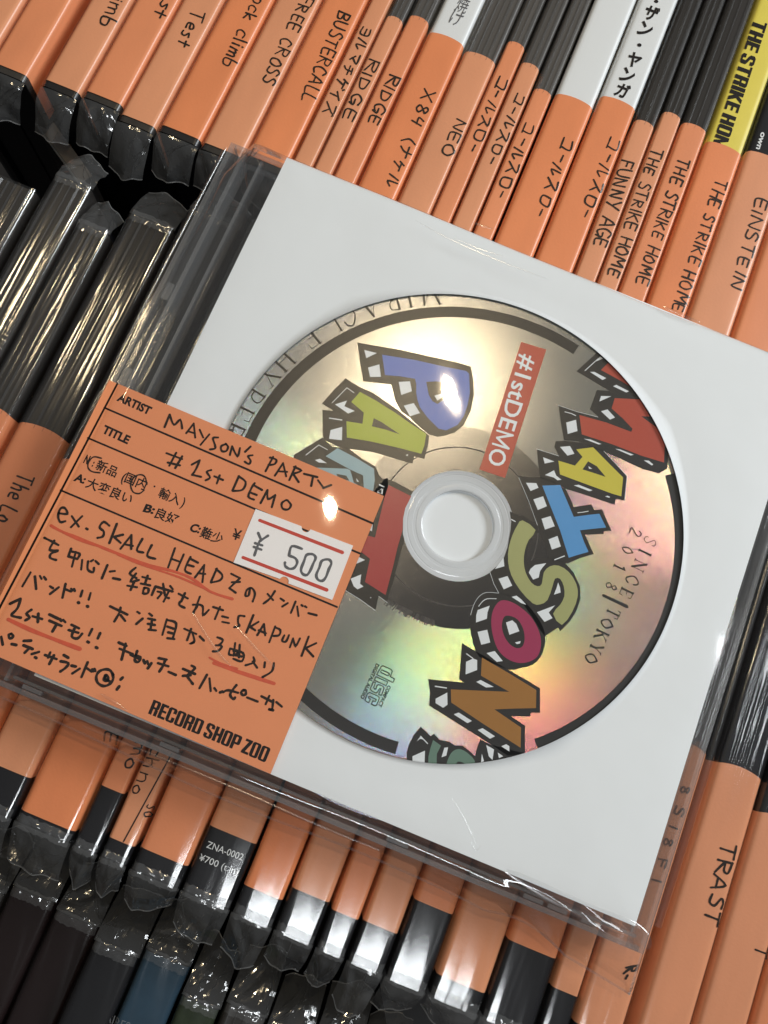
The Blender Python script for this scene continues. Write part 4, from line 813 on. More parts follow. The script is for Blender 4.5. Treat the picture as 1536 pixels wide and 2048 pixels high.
# thin serif lettering
SG = {'S': (.55, [([(.5, .75), (.47, .95), (.25, 1), (.05, .8), (.25, .55), (.48, .3), (.3, .0), (.05, .05), (.02, .25)], 0)], []), 'I': (.3, [([(.15, 0), (.15, 1)], 1)], [(.02, .28, 0), (.02, .28, 1)]),
      'N': (.8, [([(.1, 0), (.1, 1)], 0), ([(.08, 1), (.7, 0)], 1), ([(.7, 0), (.7, 1)], 0)], [(0, .22, 0), (-.02, .2, 1), (.58, .82, 1)]), 'C': (.75, [([(.68, .72), (.6, .95), (.35, 1), (.06, .5), (.35, 0), (.6, .05), (.7, .25)], .5)], []),
      'E': (.65, [([(.12, 0), (.12, 1)], 1), ([(.12, 1), (.58, 1), (.6, .78)], 0), ([(.12, .52), (.42, .52)], 0), ([(.12, 0), (.58, 0), (.62, .25)], 0)], [(0, .25, 0), (0, .25, 1)]),
      '2': (.5, [([(.05, .75), (.15, .98), (.38, .98), (.45, .72), (.05, .02), (.48, .02)], .3)], []), '0': (.55, [([(.27, 1), (.05, .5), (.27, 0), (.5, .5), (.27, 1)], .4)], []), '1': (.35, [([(.03, .85), (.18, 1), (.18, 0)], .8)], [(.05, .32, 0)]),
      '8': (.5, [([(.25, 1), (.07, .76), (.25, .54), (.46, .25), (.25, 0), (.04, .25), (.25, .54), (.42, .76), (.25, 1)], .2)], []), 'T': (.7, [([(.35, 0), (.35, 1)], 1), ([(.03, .75), (.05, 1), (.65, 1), (.67, .75)], 0)], [(.2, .5, 0)]),
      'O': (.8, [([(.4, 1), (.05, .5), (.4, 0), (.75, .5), (.4, 1)], .6)], []), 'K': (.75, [([(.12, 0), (.12, 1)], 1), ([(.65, 1), (.12, .4)], 0), ([(.28, .55), (.68, 0)], 1)], [(0, .25, 0), (0, .25, 1), (.52, .75, 1), (.55, .8, 0)]),
      'Y': (.75, [([(.38, 0), (.38, .45), (.08, 1)], 1), ([(.38, .45), (.66, 1)], 0)], [(.24, .52, 0), (-.02, .2, 1), (.55, .78, 1)]), 'M': (.95, [([(.1, 0), (.1, 1)], 0), ([(.1, 1), (.45, 0)], 1), ([(.45, 0), (.8, 1)], 0), ([(.82, 1), (.82, 0)], 1)], [(0, .2, 0), (-.02, .15, 1), (.7, .94, 0), (.78, .96, 1)]),
      'R': (.7, [([(.12, 0), (.12, 1)], 1), ([(.12, 1), (.48, .95), (.52, .7), (.4, .5), (.12, .5)], .3), ([(.35, .5), (.68, 0)], 1)], [(0, .25, 0)]), 'A': (.75, [([(.05, 0), (.36, 1)], 0), ([(.36, 1), (.66, 0)], 1), ([(.15, .35), (.55, .35)], 0)], [(-.03, .16, 0), (.53, .8, 0)]),
      'L': (.6, [([(.12, 0), (.12, 1)], 1), ([(.12, 0), (.52, 0), (.56, .28)], 0)], [(0, .25, 1)]), 'H': (.8, [([(.12, 0), (.12, 1)], 1), ([(.68, 0), (.68, 1)], 1), ([(.12, .52), (.68, .52)], 0)], [(0, .25, 0), (0, .25, 1), (.55, .8, 0), (.55, .8, 1)]),
      'P': (.65, [([(.12, 0), (.12, 1)], 1), ([(.12, 1), (.48, .95), (.55, .72), (.4, .48), (.12, .48)], .4)], [(0, .25, 0), (0, .25, 1)]), '|': (.2, [([(.1, -.05), (.1, 1.05)], 2.2)], [])}
def serif(mb, ch, center, adv, up, k='d_black', thin=.15, thick=.42, mm=False):
    """center = middle of the glyph (photo pixel or mm), adv/up = unit-height vectors"""
    wd, st, sf = SG[ch]; zf = lambda x, y: ZFILL
    def f(a, b):
        a -= wd / 2; b -= .5; x = center[0] + a * adv[0] + b * up[0]; y = center[1] + a * adv[1] + b * up[1]
        return (x, y) if mm else U(x, y, ZFILL)
    for pts, wt in st:
        q = catmull(pts, 4) if len(pts) > 4 else pts
        ribbon(mb, [f(a, b) for a, b in q], thin + (thick - thin) * wt, k, zf)
    for x0, x1, b in sf: ribbon(mb, [f(x0, b), f(x1, b)], thin, k, zf)
mb = MB()
ad = (-.42 * 25, .91 * 25); up_ = (.90 * 25, .43 * 25)
for ch, c in zip('SINCE', ((1440, 492), (1400, 580), (1353, 685), (1300, 800), (1250, 905))): serif(mb, ch, TP(D3, [c])[0], ad, up_)
for ch, c in zip('2018', ((1325, 418), (1260, 563), (1195, 700), (1131, 852))): serif(mb, ch, TP(D3, [c])[0], ad, (up_[0] * .92, up_[1] * .92))
serif(mb, '|', TP(D3, [(1163, 969)])[0], ad, (up_[0] * 1.9, up_[1] * 1.9), thick=.38)
for ch, c in zip('TOKYO', ((1145, 1066), (1096, 1150), (1052, 1243), (1010, 1345), (970, 1428))): serif(mb, ch, TP(D3, [c])[0], ad, up_)
mb.build('printed_lettering', dk, label='black serif lettering near the rim')
mb = MB()
ctr = lambda p: U(*TP(D6, [p])[0], ZD)
for ch, c in zip('MIRACLEHYPER', ((1690, 160), (1520, 172), (1385, 188), (1200, 222), (1030, 290), (900, 345), (715, 455), (485, 625), (370, 755), (240, 905), (155, 1050), (78, 1190))):
    x, y = ctr(c); a = math.atan2(y - RC[1], x - RC[0]); H = 4.6; rc = 48.6 + H / 2
    inw = (-math.cos(a) * H, -math.sin(a) * H); adv = (-math.sin(a) * H, math.cos(a) * H)
    serif(mb, ch, (RC[0] + rc * math.cos(a), RC[1] + rc * math.sin(a)), adv, inw, thin=.13, thick=.48, mm=True)
mb.build('rim_lettering', dk)
# small outlined logo
LG = (700, 1300, 12.0); mb = MB(); zf0 = lambda x, y: ZFILL
for pts, cl in (([(750, 400), (790, 378), (985, 465), (1015, 510), (965, 640), (1065, 690), (1030, 775), (1000, 768), (640, 590)], True), ([(740, 500), (770, 480), (930, 555), (945, 585), (920, 612), (890, 612), (745, 540)], True),
                ([(620, 640), (905, 765), (865, 855), (585, 725)], True),
                ([(560, 765), (610, 780), (570, 900), (590, 940), (620, 935), (650, 850), (690, 830), (790, 870), (820, 910), (760, 1080), (735, 1085), (690, 1060), (740, 935), (720, 925), (700, 940), (660, 1010), (620, 1035), (520, 985), (485, 930)], True),
                ([(470, 1020), (680, 1110), (705, 1160), (640, 1320), (600, 1340), (515, 1300), (545, 1220), (610, 1235), (630, 1190), (480, 1115), (440, 1130), (450, 1160), (490, 1180), (445, 1265), (370, 1220), (360, 1190), (420, 1050)], True)):
    ribbon(mb, to_mm(TP(LG, pts), ZFILL), .2, 'd_black', zf0, closed=cl)
a, b = TP(LG, [(630, 318), (245, 1150)]); text_mesh(mb, 'DIGITAL AUDIO', a, b, (6.4, 3.1), ZFILL, 'd_black', bold=.04)
a, b = TP(LG, [(912, 840), (670, 1345)]); text_mesh(mb, 'COMPACT', a, b, (6.4, 3.1), ZFILL, 'd_black', bold=.04)
mb.build('small_logo', dk)
mb = MB(); rnd = random.Random(3)
for i in range(52):
    t_ = i / 51; a0 = (872 + (1238 - 872) * t_, 1112 + 175 * (t_ ** .85) + 0); 
    if rnd.random() < .12: continue
    x, y = U(*TP(D5, [a0])[0], ZD); a = math.atan2(y - DC[1], x - DC[0]); r0 = math.hypot(x - DC[0], y - DC[1]); l = rnd.choice((1.5, 1.5, 1.1, .9))
    ribbon(mb, [(DC[0] + r0 * math.cos(a), DC[1] + r0 * math.sin(a)), (DC[0] + (r0 + l) * math.cos(a), DC[1] + (r0 + l) * math.sin(a))], rnd.choice((.10, .14, .22)), 'mid_grey', zf0)
mb.build('bar_marking', dk)

# ================================================================== orange price card
ZK = 0.75
ck = thing('price_card', (-44, -32, 0.4), 'square orange shop card with handwriting and a white price sticker', 'price card')
cq = [U(218, 760, ZK), U(768, 992, ZK), U(541, 1548, ZK)]
cq.append((cq[0][0] + cq[2][0] - cq[1][0] - .2, cq[0][1] + cq[2][1] - cq[1][1] + .1))
mb = MB(); nn = 16
vs = []; fs = []
for j in range(nn + 1):
    for i in range(nn + 1):
        a, b = i / nn, j / nn
        x = (cq[0][0] * (1 - a) + cq[1][0] * a) * (1 - b) + (cq[3][0] * (1 - a) + cq[2][0] * a) * b
        y = (cq[0][1] * (1 - a) + cq[1][1] * a) * (1 - b) + (cq[3][1] * (1 - a) + cq[2][1] * a) * b
        vs.append((x, y, ZK))
for j in range(nn):
    for i in range(nn): a = j * (nn + 1) + i; fs.append((a, a + nn + 1, a + nn + 2, a + 1))
mb.add(vs, fs, 'card')
for e in range(4):
    p, q_ = cq[e], cq[(e + 1) % 4]; mb.add([(p[0], p[1], ZK), (q_[0], q_[1], ZK), (q_[0], q_[1], ZK - .3), (p[0], p[1], ZK - .3)], [(0, 3, 2, 1)], 'card')
mb.build('card_sheet', ck)
ZP = ZK + .02; zp = lambda x, y: ZP
mb = MB()
ins = lambda p: p
for a, b in (((234.5, 768), (-12, 1237)), ((209, 815.5), (746, 1047)), ((176, 876), (720, 1107)), ((121.5, 980.5), (674, 1214))):
    ribbon(mb, to_mm([a, b], ZP), .42, 'print', zp)
mb.build('ruled_line', ck)
mb = MB()
def ct(s, tile, a, b, up, bold=.042): p0, p1 = TP(tile, [a, b]); text_mesh(mb, s, p0, p1, (up[0] / 4, up[1] / 4), ZP + .01, 'print', bold=bold if s.isascii() else .016)
ct('ARTIST', C1, (412, 240), (672, 358), (29, -56)); ct('TITLE', C1, (292, 497), (500, 592), (29, -58))
ct('N', C1, (145, 738), (178, 752), (30, -60)); ct(':', C1, (212, 768), (222, 772), (26, -50)); ct('新品', C1, (240, 785), (402, 855), (34, -74)); ct('(', C1, (445, 885), (470, 895), (30, -66), .02)
ct('国内', C1, (472, 888), (635, 958), (34, -76)); ct('・', C1, (700, 950), (714, 956), (6, -14)); ct('輸入', C1, (742, 1008), (908, 1078), (34, -76)); ct(')', C1, (922, 1085), (945, 1093), (30, -66), .02)
ct('A:', C1, (65, 882), (152, 908), (28, -56)); ct('大変良い', C1, (160, 930), (522, 1070), (36, -78)); ct('B:', C1, (620, 1130), (705, 1150), (28, -58)); ct('良好', C1, (712, 1172), (890, 1240), (36, -78))
ct('C:', C1, (990, 1285), (1072, 1305), (28, -58)); ct('難少', C1, (1075, 1325), (1245, 1392), (36, -78)); ct('¥', C1, (1330, 1345), (1395, 1368), (26, -82), .02)
mb.build('printed_text', ck)
mb = MB()
p0, p1 = TP(C6, [(160, 748), (1098, 1140)])
heavy_text(mb, 'RECORD SHOP ZOO', p0, p1, (11.5, -28.0), 'print', ZP + .01)
mb.build('shop_name', ck)
def strokes(mb, tile, ss, wd, k, smooth=True, zz=None):
    zz = ZP + .015 if zz is None else zz
    for s in ss:
        if len(s) == 1: s = [(s[0][0] - 3, s[0][1] - 1), (s[0][0] + 4, s[0][1] + 3)]; w_ = wd * 1.25
        else: w_ = wd
        q = catmull(s, 4) if smooth and len(s) > 2 else s
        ribbon(mb, to_mm(TP(tile, q), zz), w_, k, lambda x, y: zz)
PEN = .44
L1a = [[(797, 457), (838, 356)], [(838, 358), (872, 438), (922, 398), (938, 468)], [(970, 505), (1030, 428)], [(1030, 428), (1042, 540)], [(985, 490), (1037, 506)], [(1078, 478), (1106, 540)], [(1155, 515), (1085, 598)], [(1225, 540), (1185, 545), (1200, 600), (1200, 628), (1160, 635)], [(1290, 592), (1250, 610), (1255, 648), (1290, 648), (1305, 615), (1285, 590)], [(1320, 680), (1337, 610)], [(1337, 612), (1380, 690), (1400, 625)], [(1485, 612), (1440, 655)], [(1500, 682), (1465, 690), (1485, 725), (1472, 752), (1438, 733)]]
L1b = [[(525, 410), (585, 295)], [(560, 300), (610, 318), (598, 352), (548, 360)], [(600, 445), (665, 345)], [(665, 345), (690, 450)], [(625, 410), (697, 415)], [(715, 480), (765, 370)], [(752, 375), (810, 405), (745, 430)], [(745, 430), (790, 497)], [(832, 430), (940, 457)], [(905, 450), (890, 528)], [(945, 482), (988, 542)], [(1050, 520), (985, 545)]]
L2a = [[(812, 665), (937, 712)], [(822, 740), (920, 763)], [(890, 662), (835, 765)], [(938, 690), (882, 785)], [(1015, 757), (1078, 722)], [(1078, 722), (1050, 790), (1018, 840)], [(1018, 838), (1090, 855)], [(1170, 800), (1135, 815), (1160, 860), (1125, 882)], [(1195, 850), (1265, 880)], [(1238, 842), (1215, 907)], [(1392, 848), (1340, 965)], [(1388, 850), (1445, 895), (1420, 958), (1343, 967)]]
L2b = [[(438, 505), (412, 545), (388, 612), (432, 637)], [(436, 525), (498, 560)], [(408, 582), (455, 600)], [(485, 665), (540, 560)], [(540, 560), (545, 632), (602, 600)], [(602, 600), (575, 697)], [(690, 640), (655, 665), (662, 708), (705, 715), (728, 680), (700, 642)]]
mb = MB(); strokes(mb, C1, L1a + L2a, PEN, 'ink'); strokes(mb, C2, L1b + L2b, PEN, 'ink')
strokes(mb, C1, [[(292, 706), (230, 695), (190, 735), (185, 780), (215, 812), (280, 822)], [(655, 915), (640, 855), (600, 837), (550, 860), (525, 915), (545, 975), (595, 988), (632, 962)]], .3, 'ink')
T3 = [[(470, 265), (538, 270), (520, 225), (485, 228), (466, 285), (482, 335), (522, 330)], [(575, 290), (630, 372)], [(657, 290), (568, 377)], [(695, 390)], [(875, 365), (830, 335), (797, 378), (830, 412), (822, 452), (780, 463)], [(935, 350), (875, 505)], [(985, 437), (912, 455)], [(912, 455), (965, 502)], [(965, 550), (1052, 440)], [(1052, 440), (1050, 552)], [(1000, 515), (1062, 527)], [(1140, 470), (1095, 560), (1147, 580)], [(1215, 520), (1178, 605), (1242, 630)],
      [(355, 462), (412, 490), (467, 520)], [(435, 485), (398, 558), (462, 562)], [(462, 568), (410, 588), (402, 622), (450, 640)], [(570, 548), (547, 612)], [(575, 572), (637, 590), (620, 632)], [(547, 610), (620, 632)], [(606, 575), (576, 692)], [(658, 640), (650, 715)], [(705, 650), (702, 715), (745, 738), (752, 702)], [(728, 650), (745, 640)], [(765, 648), (790, 672)], [(860, 680), (815, 788)], [(880, 732), (918, 728)], [(905, 785), (962, 797)],
      [(1085, 702), (1040, 748), (1092, 785)], [(1088, 748), (1045, 812), (1110, 800)], [(1020, 845), (1095, 858)], [(1075, 812), (1045, 880)], [(1140, 775), (1202, 792)], [(1182, 765), (1160, 830)], [(1128, 828), (1202, 843)], [(1155, 862), (1145, 905), (1182, 905), (1188, 870), (1158, 862)], [(1245, 850), (1215, 920)], [(1245, 852), (1382, 892)], [(1262, 892), (1292, 905), (1262, 945)], [(1305, 830), (1322, 925), (1352, 945)], [(1352, 888), (1310, 972)], [(1362, 848), (1382, 872)], [(1430, 910), (1502, 947)], [(1480, 905), (1450, 972)], [(1440, 975), (1436, 1000), (1477, 1022)],
      [(245, 740), (180, 850)], [(280, 770), (290, 872)], [(320, 768), (332, 790)], [(352, 775), (368, 797)], [(400, 850), (425, 866)], [(400, 912), (470, 858)], [(525, 830), (500, 942)], [(520, 872), (568, 892)], [(570, 870), (578, 885)], [(592, 872), (600, 888)], [(660, 885), (645, 932)], [(628, 980)], [(725, 905), (710, 957)], [(700, 1010)],
      [(880, 1010), (1020, 1077)], [(965, 1020), (955, 1062), (915, 1132)], [(965, 1080), (1002, 1127)], [(1100, 1055), (1117, 1066)], [(1090, 1152), (1142, 1108)], [(1195, 1068), (1217, 1086)], [(1185, 1108), (1242, 1120)], [(1182, 1150), (1240, 1160)], [(1218, 1112), (1205, 1190)], [(1190, 1197), (1247, 1203)], [(1335, 1115), (1300, 1237)], [(1335, 1120), (1410, 1148), (1382, 1268)], [(1338, 1172), (1392, 1190)], [(1345, 1218), (1385, 1228)], [(1340, 1265), (1395, 1272)]]
T5 = [[(200, 145), (145, 300)], [(270, 195), (215, 322)], [(172, 230), (242, 255)], [(325, 215), (280, 318), (328, 350)], [(320, 228), (385, 262)], [(300, 278), (350, 292)], [(360, 380), (435, 280)], [(435, 280), (420, 417)], [(385, 345), (442, 352)], [(535, 308), (488, 415)], [(528, 312), (578, 360), (560, 402), (488, 420)], [(650, 350), (720, 385)], [(720, 385), (635, 465)], [(635, 465), (687, 502)], [(655, 418), (720, 415)], [(800, 470), (790, 522), (765, 525), (775, 480), (815, 465), (840, 510), (822, 572)], [(1000, 488), (960, 548), (910, 587)], [(942, 512), (985, 560)], [(1045, 548), (1072, 567)], [(1058, 612), (1102, 585)], [(1165, 572), (1128, 662)], [(1178, 612), (1188, 687)], [(1212, 600), (1222, 608)], [(1240, 610), (1252, 618)], [(1268, 665), (1334, 682)],
      [(400, 533), (350, 665)], [(345, 598), (380, 602), (348, 655)], [(378, 592), (422, 612), (425, 680), (470, 640)], [(505, 615), (585, 642)], [(560, 615), (520, 712)], [(578, 690), (625, 702)], [(580, 735), (632, 745)], [(757, 690), (712, 688), (705, 740), (715, 768), (675, 777)], [(828, 680), (770, 822)], [(868, 735), (802, 775)], [(802, 775), (842, 802)], [(858, 842), (912, 752)], [(912, 752), (922, 842)], [(870, 802), (927, 827)], [(1002, 772), (955, 897)], [(1000, 778), (1042, 800), (1032, 842), (978, 847)], [(1075, 843), (1058, 885), (1088, 892), (1112, 842)], [(1120, 937), (1145, 868)], [(1145, 868), (1165, 927), (1200, 868)], [(1270, 853), (1213, 1007)], [(1330, 905), (1245, 945)], [(1245, 945), (1307, 1012)],
      [(275, 790), (370, 832)], [(330, 790), (297, 882)], [(340, 822), (355, 888), (322, 908), (352, 900)], [(398, 850), (432, 885)], [(540, 858), (583, 880), (558, 918), (528, 922)], [(550, 920), (575, 932), (545, 968), (503, 970)], [(682, 905), (670, 1005)], [(718, 918), (712, 1020)], [(642, 948), (632, 992), (668, 1000), (712, 978), (668, 968)], [(650, 950), (745, 985), (735, 1050), (668, 1030)], [(672, 1000), (735, 1012)], [(828, 1018), (832, 1058), (765, 1082)], [(822, 1052), (858, 1102)], [(920, 1058), (915, 1098)], [(992, 1065), (975, 1130), (900, 1177)]]
T4 = [[(80, 190), (165, 150)], [(165, 150), (140, 225), (95, 272)], [(95, 270), (102, 288), (167, 302)], [(252, 238), (213, 268), (237, 300), (203, 322)], [(262, 290), (337, 312)], [(307, 268), (303, 337)], [(395, 275), (467, 310)], [(395, 325), (492, 367)], [(455, 352), (420, 412)], [(478, 312), (492, 327)], [(506, 320), (522, 336)], [(572, 358), (632, 386)], [(550, 400), (627, 422)], [(602, 375), (575, 450), (620, 467), (657, 430)], [(737, 393), (713, 442)], [(705, 495)], [(802, 425), (783, 467)], [(773, 540)],
      [(950, 500), (1012, 527)], [(958, 550), (1062, 592)], [(1005, 510), (973, 637)], [(1045, 598), (1118, 632)], [(1098, 568), (1078, 640), (1108, 655), (1122, 618), (1085, 602)], [(1148, 640), (1160, 667)], [(1178, 650), (1186, 672)], [(1212, 665), (1183, 707)], [(1270, 625), (1332, 637)], [(1265, 665), (1347, 690)], [(1322, 640), (1305, 685), (1275, 732)], [(1350, 735), (1407, 760)],
      [(10, 455), (22, 517)], [(88, 430), (72, 440), (75, 462), (96, 465), (104, 445), (90, 430)], [(93, 512), (132, 520)], [(190, 487), (250, 485)], [(188, 522), (262, 552)], [(240, 540), (198, 582)], [(312, 575), (255, 592)], [(285, 620)], [(360, 600), (452, 632)], [(402, 580), (385, 620)], [(432, 602), (395, 672)], [(510, 600), (547, 622)], [(485, 650), (547, 665), (525, 702), (483, 732)], [(572, 685), (607, 692)], [(580, 747), (637, 710)], [(702, 658), (653, 775)], [(690, 702), (732, 732)], [(738, 715), (746, 730)], [(755, 712), (762, 728)], [(982, 780), (965, 797)], [(955, 850), (935, 876)],
      [(906, 760), (880, 722), (835, 715), (790, 735), (770, 778), (785, 825), (830, 848), (878, 832), (906, 790), (900, 750)], [(842, 762), (832, 795), (850, 808), (868, 785), (850, 762), (842, 790), (880, 812)]]
T6 = [[(440, 390), (538, 432)], [(510, 365), (535, 388), (478, 442), (502, 488), (520, 512)], [(438, 447), (502, 442)], [(632, 438), (572, 545)], [(652, 468), (662, 567)], [(692, 545), (706, 566)], [(735, 580), (757, 572)], [(762, 577), (802, 562), (880, 582)], [(868, 520), (818, 592), (842, 632), (857, 620)], [(925, 560), (905, 580), (922, 602), (942, 592), (942, 566), (925, 560)], [(955, 620), (1037, 652)], [(1068, 610), (1150, 652)], [(1130, 608), (1102, 672)], [(1162, 640), (1152, 712), (1122, 712), (1162, 722)], [(1188, 657), (1230, 692)]]
strokes(mb, C3, T3, PEN + .04, 'ink'); strokes(mb, C5, T5, PEN, 'ink'); strokes(mb, C4, T4, PEN + .10, 'ink'); strokes(mb, C6, T6, PEN + .06, 'ink')
mb.build('handwriting', ck)
mb = MB(); PX = (0, 0, 1)
for s, wd in (([(102, 1051), (128, 1065), (155, 1075), (195, 1091), (235, 1107), (300, 1131), (345, 1142), (384, 1157), (420, 1183), (465, 1198)], .55), ([(105, 1054), (155, 1078), (200, 1093)], .5), ([(235, 1109), (265, 1122), (300, 1135), (360, 1155), (420, 1182)], .4),
              ([(17, 1239), (62, 1260), (110, 1279), (160, 1298)], .75), ([(419, 1315), (440, 1326), (475, 1337)], .35), ([(428, 1326), (475, 1343), (548, 1367)], .7)):
    ribbon(mb, to_mm(catmull(s, 3), ZP + .012), wd, 'red', lambda x, y: ZP + .012)
mb.build('red_underline', ck)
# price sticker with its notches
ZS = ZP + .10
def px_arc(tile, c, r, a0, a1, n=7): return [(c[0] + r * math.cos(math.radians(a0 + (a1 - a0) * i / n)), c[1] + r * math.sin(math.radians(a0 + (a1 - a0) * i / n))) for i in range(n + 1)]
st = [(445, 712), (812, 850)] + px_arc(C2, (850, 862), 36, 180, 20) + [(1225, 1005), (1058, 1440), (708, 1308)] + px_arc(C2, (672, 1290), 38, 20, -150) + [(268, 1140)]
stk = thing('price_sticker', (-28, -24, ZK), 'small white price sticker with two red bars on the orange card', 'price sticker')
pts = to_mm(TP(C2, st), ZS); mb = MB(); polygon(mb, pts, 'sticker', ZS)
n = len(pts); mb.add([(x, y, ZS) for x, y in pts] + [(x, y, ZP + .02) for x, y in pts], [(i, (i + 1) % n, (i + 1) % n + n, i + n) for i in range(n)], 'sticker')
mb.build('sticker_sheet', stk)
mb = MB()
for a, b in (((478, 803), (1140, 1060)), ((345, 1100), (1015, 1360))): ribbon(mb, to_mm(TP(C2, [a, b]), ZS), .68, 'redbar', lambda x, y: ZS + .01)
mb.build('red_bar', stk)
mb = MB()
strokes(mb, C2, [[(465, 903), (490, 962)], [(545, 925), (490, 962), (470, 985), (435, 1083)], [(440, 985), (498, 1003)], [(430, 1015), (490, 1037)], [(815, 1030), (735, 1010), (712, 1085)], [(712, 1085), (762, 1105), (778, 1140), (755, 1182), (715, 1190), (682, 1168), (680, 1140)]], .52, 'stamp', zz=ZS + .01)
for pts in ([(885, 1072), (850, 1082), (832, 1130), (808, 1195), (822, 1232), (855, 1240), (882, 1205), (905, 1150), (925, 1105), (912, 1080)], [(1010, 1115), (972, 1130), (955, 1180), (930, 1240), (945, 1278), (980, 1286), (1008, 1255), (1030, 1195), (1050, 1150), (1040, 1122)]):
    ribbon(mb, to_mm(TP(C2, catmull(pts, 3, True)), ZS), .55, 'stamp', lambda x, y: ZS + .01, closed=True)
mb.build('stamped_price', stk)

# ================================================================== clear bag around all of it
bg_ = thing('clear_bag', (-3, -2, -9), 'clear plastic bag wrapped round the paper sleeve and price card', 'plastic bag')
BX0, BX1, BY0, BY1 = -77.0, 68.6, -69.4, 64.6
mb = MB(); nx, ny = 170, 160; vs = []; fs = []
rnd = random.Random(11)
# broad sag of the film between its supports
creases = [((34, -60.5), (66, -63.5), .75, 1.5), ((-72, 64), (-62, 56), .4, 2.0), ((-60, -62), (-42, -66), .35, 1.6), ((-30, -38), (-22, -52), .10, 1.1), ((-42, -30), (-28, -46), .10, 1.1), ((20, 55), (45, 58), .2, 1.8), ((-30, 60), (10, 58), .2, 1.6)]
def bagz(x, y):
    u = min((x - BX0), (BX1 - x)); v = min((y - BY0), (BY1 - y))
    e = min(u, v) 
    z = 1.75 + 0.35 * math.sin(x * .045 + .6) * math.sin(y * .05 + 1.0) + .10 * math.sin(x * .16 + y * .11)
    if e < 6: z -= (1 - e / 6) ** 1.8 * 9.2
    for (ax, ay), (bx, by), h, wd in creases:
        dx, dy = bx - ax, by - ay; L2 = dx * dx + dy * dy; t_ = max(0, min(1, ((x - ax) * dx + (y - ay) * dy) / L2))
        d2 = (x - ax - t_ * dx) ** 2 + (y - ay - t_ * dy) ** 2; z += h * math.exp(-d2 / wd ** 2) * math.sin(math.pi * min(1, max(0, t_ * .96 + .02)))
    return max(z, -8.8)
def bagout(a, b):
    # slightly uneven outline, corners taken from the photograph
    x = BX0 + (BX1 - BX0) * a; y = BY0 + (BY1 - BY0) * b
    k = 0
    if b < .12 and a > .55: y -= (1 - b / .12) * 4.6 * ((a - .55) / .45) ** 1.3
    if b < .12: y += (1 - b / .12) * (1.3 * math.sin(a * 9 + 1) * .6 + (1.6 if .78 < a < .9 else 0) * math.sin((a - .78) / .12 * math.pi))
    if a < .05 and b > .9: x += 4.5 * (b - .9) * 10
    return x, y
for j in range(ny + 1):
    for i in range(nx + 1):
        a, b = i / nx, j / ny; x, y = bagout(a, b); vs.append((x, y, bagz(BX0 + (BX1 - BX0) * a, BY0 + (BY1 - BY0) * b)))
for j in range(ny):
    for i in range(nx): q = j * (nx + 1) + i; fs.append((q, q + 1, q + nx + 2, q + nx + 1))
mb.add(vs, fs, 'bag'); mb.build('top_film', bg_, smooth=True)
def edge_strip(name, idx, wd, inw):
    m_ = MB(); r = []
    for q in idx:
        x, y, z = vs[q]; r += [(x, y, z + .03), (x + inw[0] * wd, y + inw[1] * wd, z + .25)]
    m_.add(r, [(2 * i, 2 * i + 2, 2 * i + 3, 2 * i + 1) for i in range(len(idx) - 1)], 'bagstrip'); m_.build(name, bg_)
edge_strip('sealed_edge', [i for i in range(nx + 1)], .5, (0, 1))
edge_strip('sealed_edge', [ny * (nx + 1) + i for i in range(nx + 1)], .5, (0, -1))
edge_strip('sealed_edge', [j * (nx + 1) for j in range(ny + 1)], .5, (1, 0))
edge_strip('sealed_edge', [j * (nx + 1) + nx for j in range(ny + 1)], .5, (-1, 0))

def fold(path, r, h, z0, name='film_fold', k='fold', px=True, taper=True):
    """raised fold of the film along a path; its rounded back catches the lamps"""
    P = [U(*p, z0) for p in path] if px else path
    P = catmull(P, 6); n = len(P); m_ = MB(); vs_ = []
    for i, p in enumerate(P):
        a = np.array(P[max(0, i - 1)]); b = np.array(P[min(n - 1, i + 1)]); t_ = b - a; t_ = t_ / (np.linalg.norm(t_) + 1e-9); nr = np.array([-t_[1], t_[0]])
        f_ = math.sin(math.pi * min(1, max(0.02, i / (n - 1)))) ** .5 if taper else 1
        for q in range(9):
            an = math.pi * q / 8; vs_.append((p[0] + nr[0] * r * f_ * math.cos(an), p[1] + nr[1] * r * f_ * math.cos(an), z0 + h * f_ * math.sin(an)))
    m_.add(vs_, [(i * 9 + q, i * 9 + q + 1, i * 9 + q + 10, i * 9 + q + 9) for i in range(n - 1) for q in range(8)], k)
    m_.build(name, bg_, smooth=True)
fold([(1012, 1742), (1060, 1768), (1120, 1800), (1190, 1832), (1260, 1858), (1290, 1880), (1296, 1900)], 1.7, .20, 1.55)
fold([(385, 1225), (415, 1275), (440, 1310), (462, 1332)], .35, .10, 1.9)
fold([(470, 1250), (510, 1295), (550, 1335)], .30, .10, 1.9)
fold([(200, 1387), (226, 1402), (254, 1421)], .35, .22, 1.2)
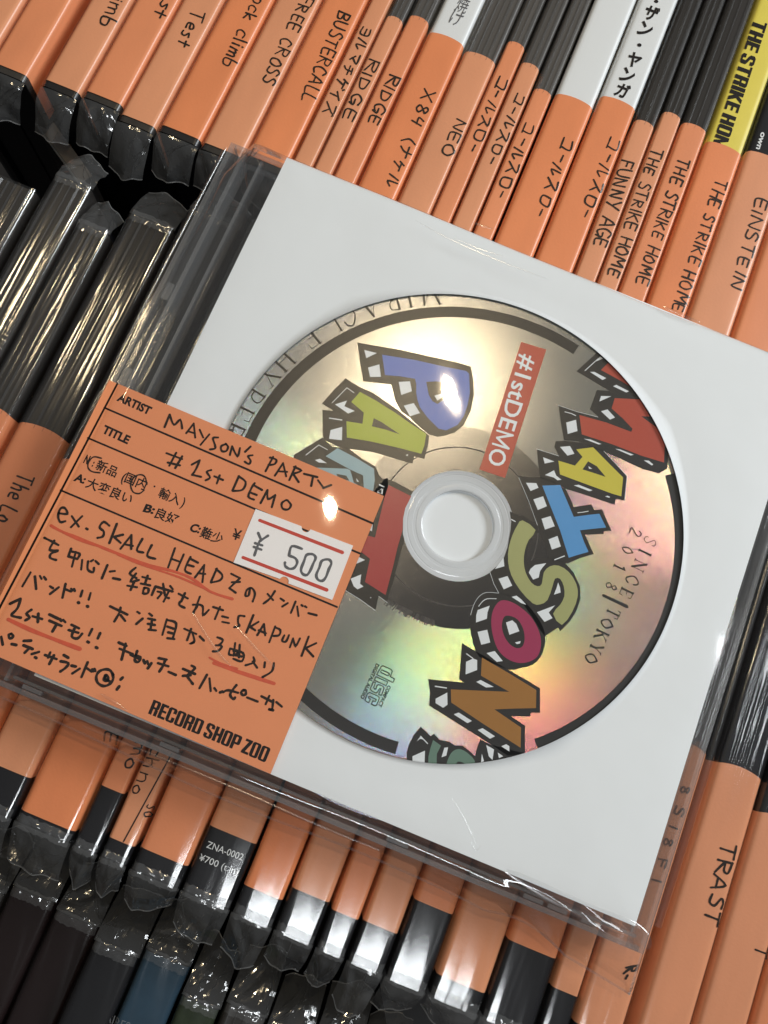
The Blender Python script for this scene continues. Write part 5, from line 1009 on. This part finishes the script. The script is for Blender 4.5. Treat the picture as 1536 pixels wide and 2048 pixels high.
fold([(508, 296), (512, 315), (521, 333)], .30, .25, 0.5)
fold([(940, 1680), (952, 1700), (962, 1690)], .12, .05, 2.0)
fold([(900, 1590), (930, 1640), (955, 1695)], .10, .04, 2.0)
fold([(830, 440), (900, 478), (1000, 522), (1100, 560)], .18, .06, 2.0)
fold([(905, 475), (960, 498), (1010, 514)], .16, .06, 2.05)
fold([(1325, 612), (1345, 622), (1368, 632), (1400, 645)], .42, .28, 0.6)
fold([(945, 445), (965, 452), (985, 458)], .30, .20, 0.2)
fold([(-76.3, -4), (-76.5, -20), (-76.6, -40), (-76.6, -62)], .55, .5, -1.4, px=False, taper=False)
fold([(-76.0, 58), (-76.3, 30), (-76.3, 2)], .35, .3, -1.2, px=False, taper=False)
fold([(67.3, 20), (67.5, -10), (67.6, -40), (67.4, -60)], .8, .6, -2.2, px=False, taper=False)
fold([(-50, -66.6), (-40, -66.5), (-20, -66.4), (0, -66.7), (12, -66.6)], .30, .25, -1.8, px=False, taper=False)

# grey divider standing deep in the dark gap between the rows
dv = thing('divider_card', (-112, 46, -140), 'plain grey divider card standing in the dark gap at the upper left', 'divider card')
mb = MB(); a = U(95, 228, -30); b = U(185, 352, -30); n_ = np.array([b[1] - a[1], a[0] - b[0]]); n_ = n_ / np.linalg.norm(n_)
def slab(mb, a, b, w_, z0, z1, k):
    c = [a, b, (b[0] + n_[0] * w_, b[1] + n_[1] * w_), (a[0] + n_[0] * w_, a[1] + n_[1] * w_)]
    mb.add([(x, y, z0) for x, y in c] + [(x, y, z1) for x, y in c], [(0, 3, 2, 1), (4, 5, 6, 7), (0, 1, 5, 4), (1, 2, 6, 5), (2, 3, 7, 6), (3, 0, 4, 7)], k)
slab(mb, a, b, 3.6, -140, -30, 'mid_grey'); mb.build('card_panel', dv)
mb = MB(); slab(mb, (a[0] + n_[0] * 3.7, a[1] + n_[1] * 3.7), (b[0] + n_[0] * 3.7, b[1] + n_[1] * 3.7), .5, -140, -29.6, 'edge'); mb.build('clear_edge', dv)
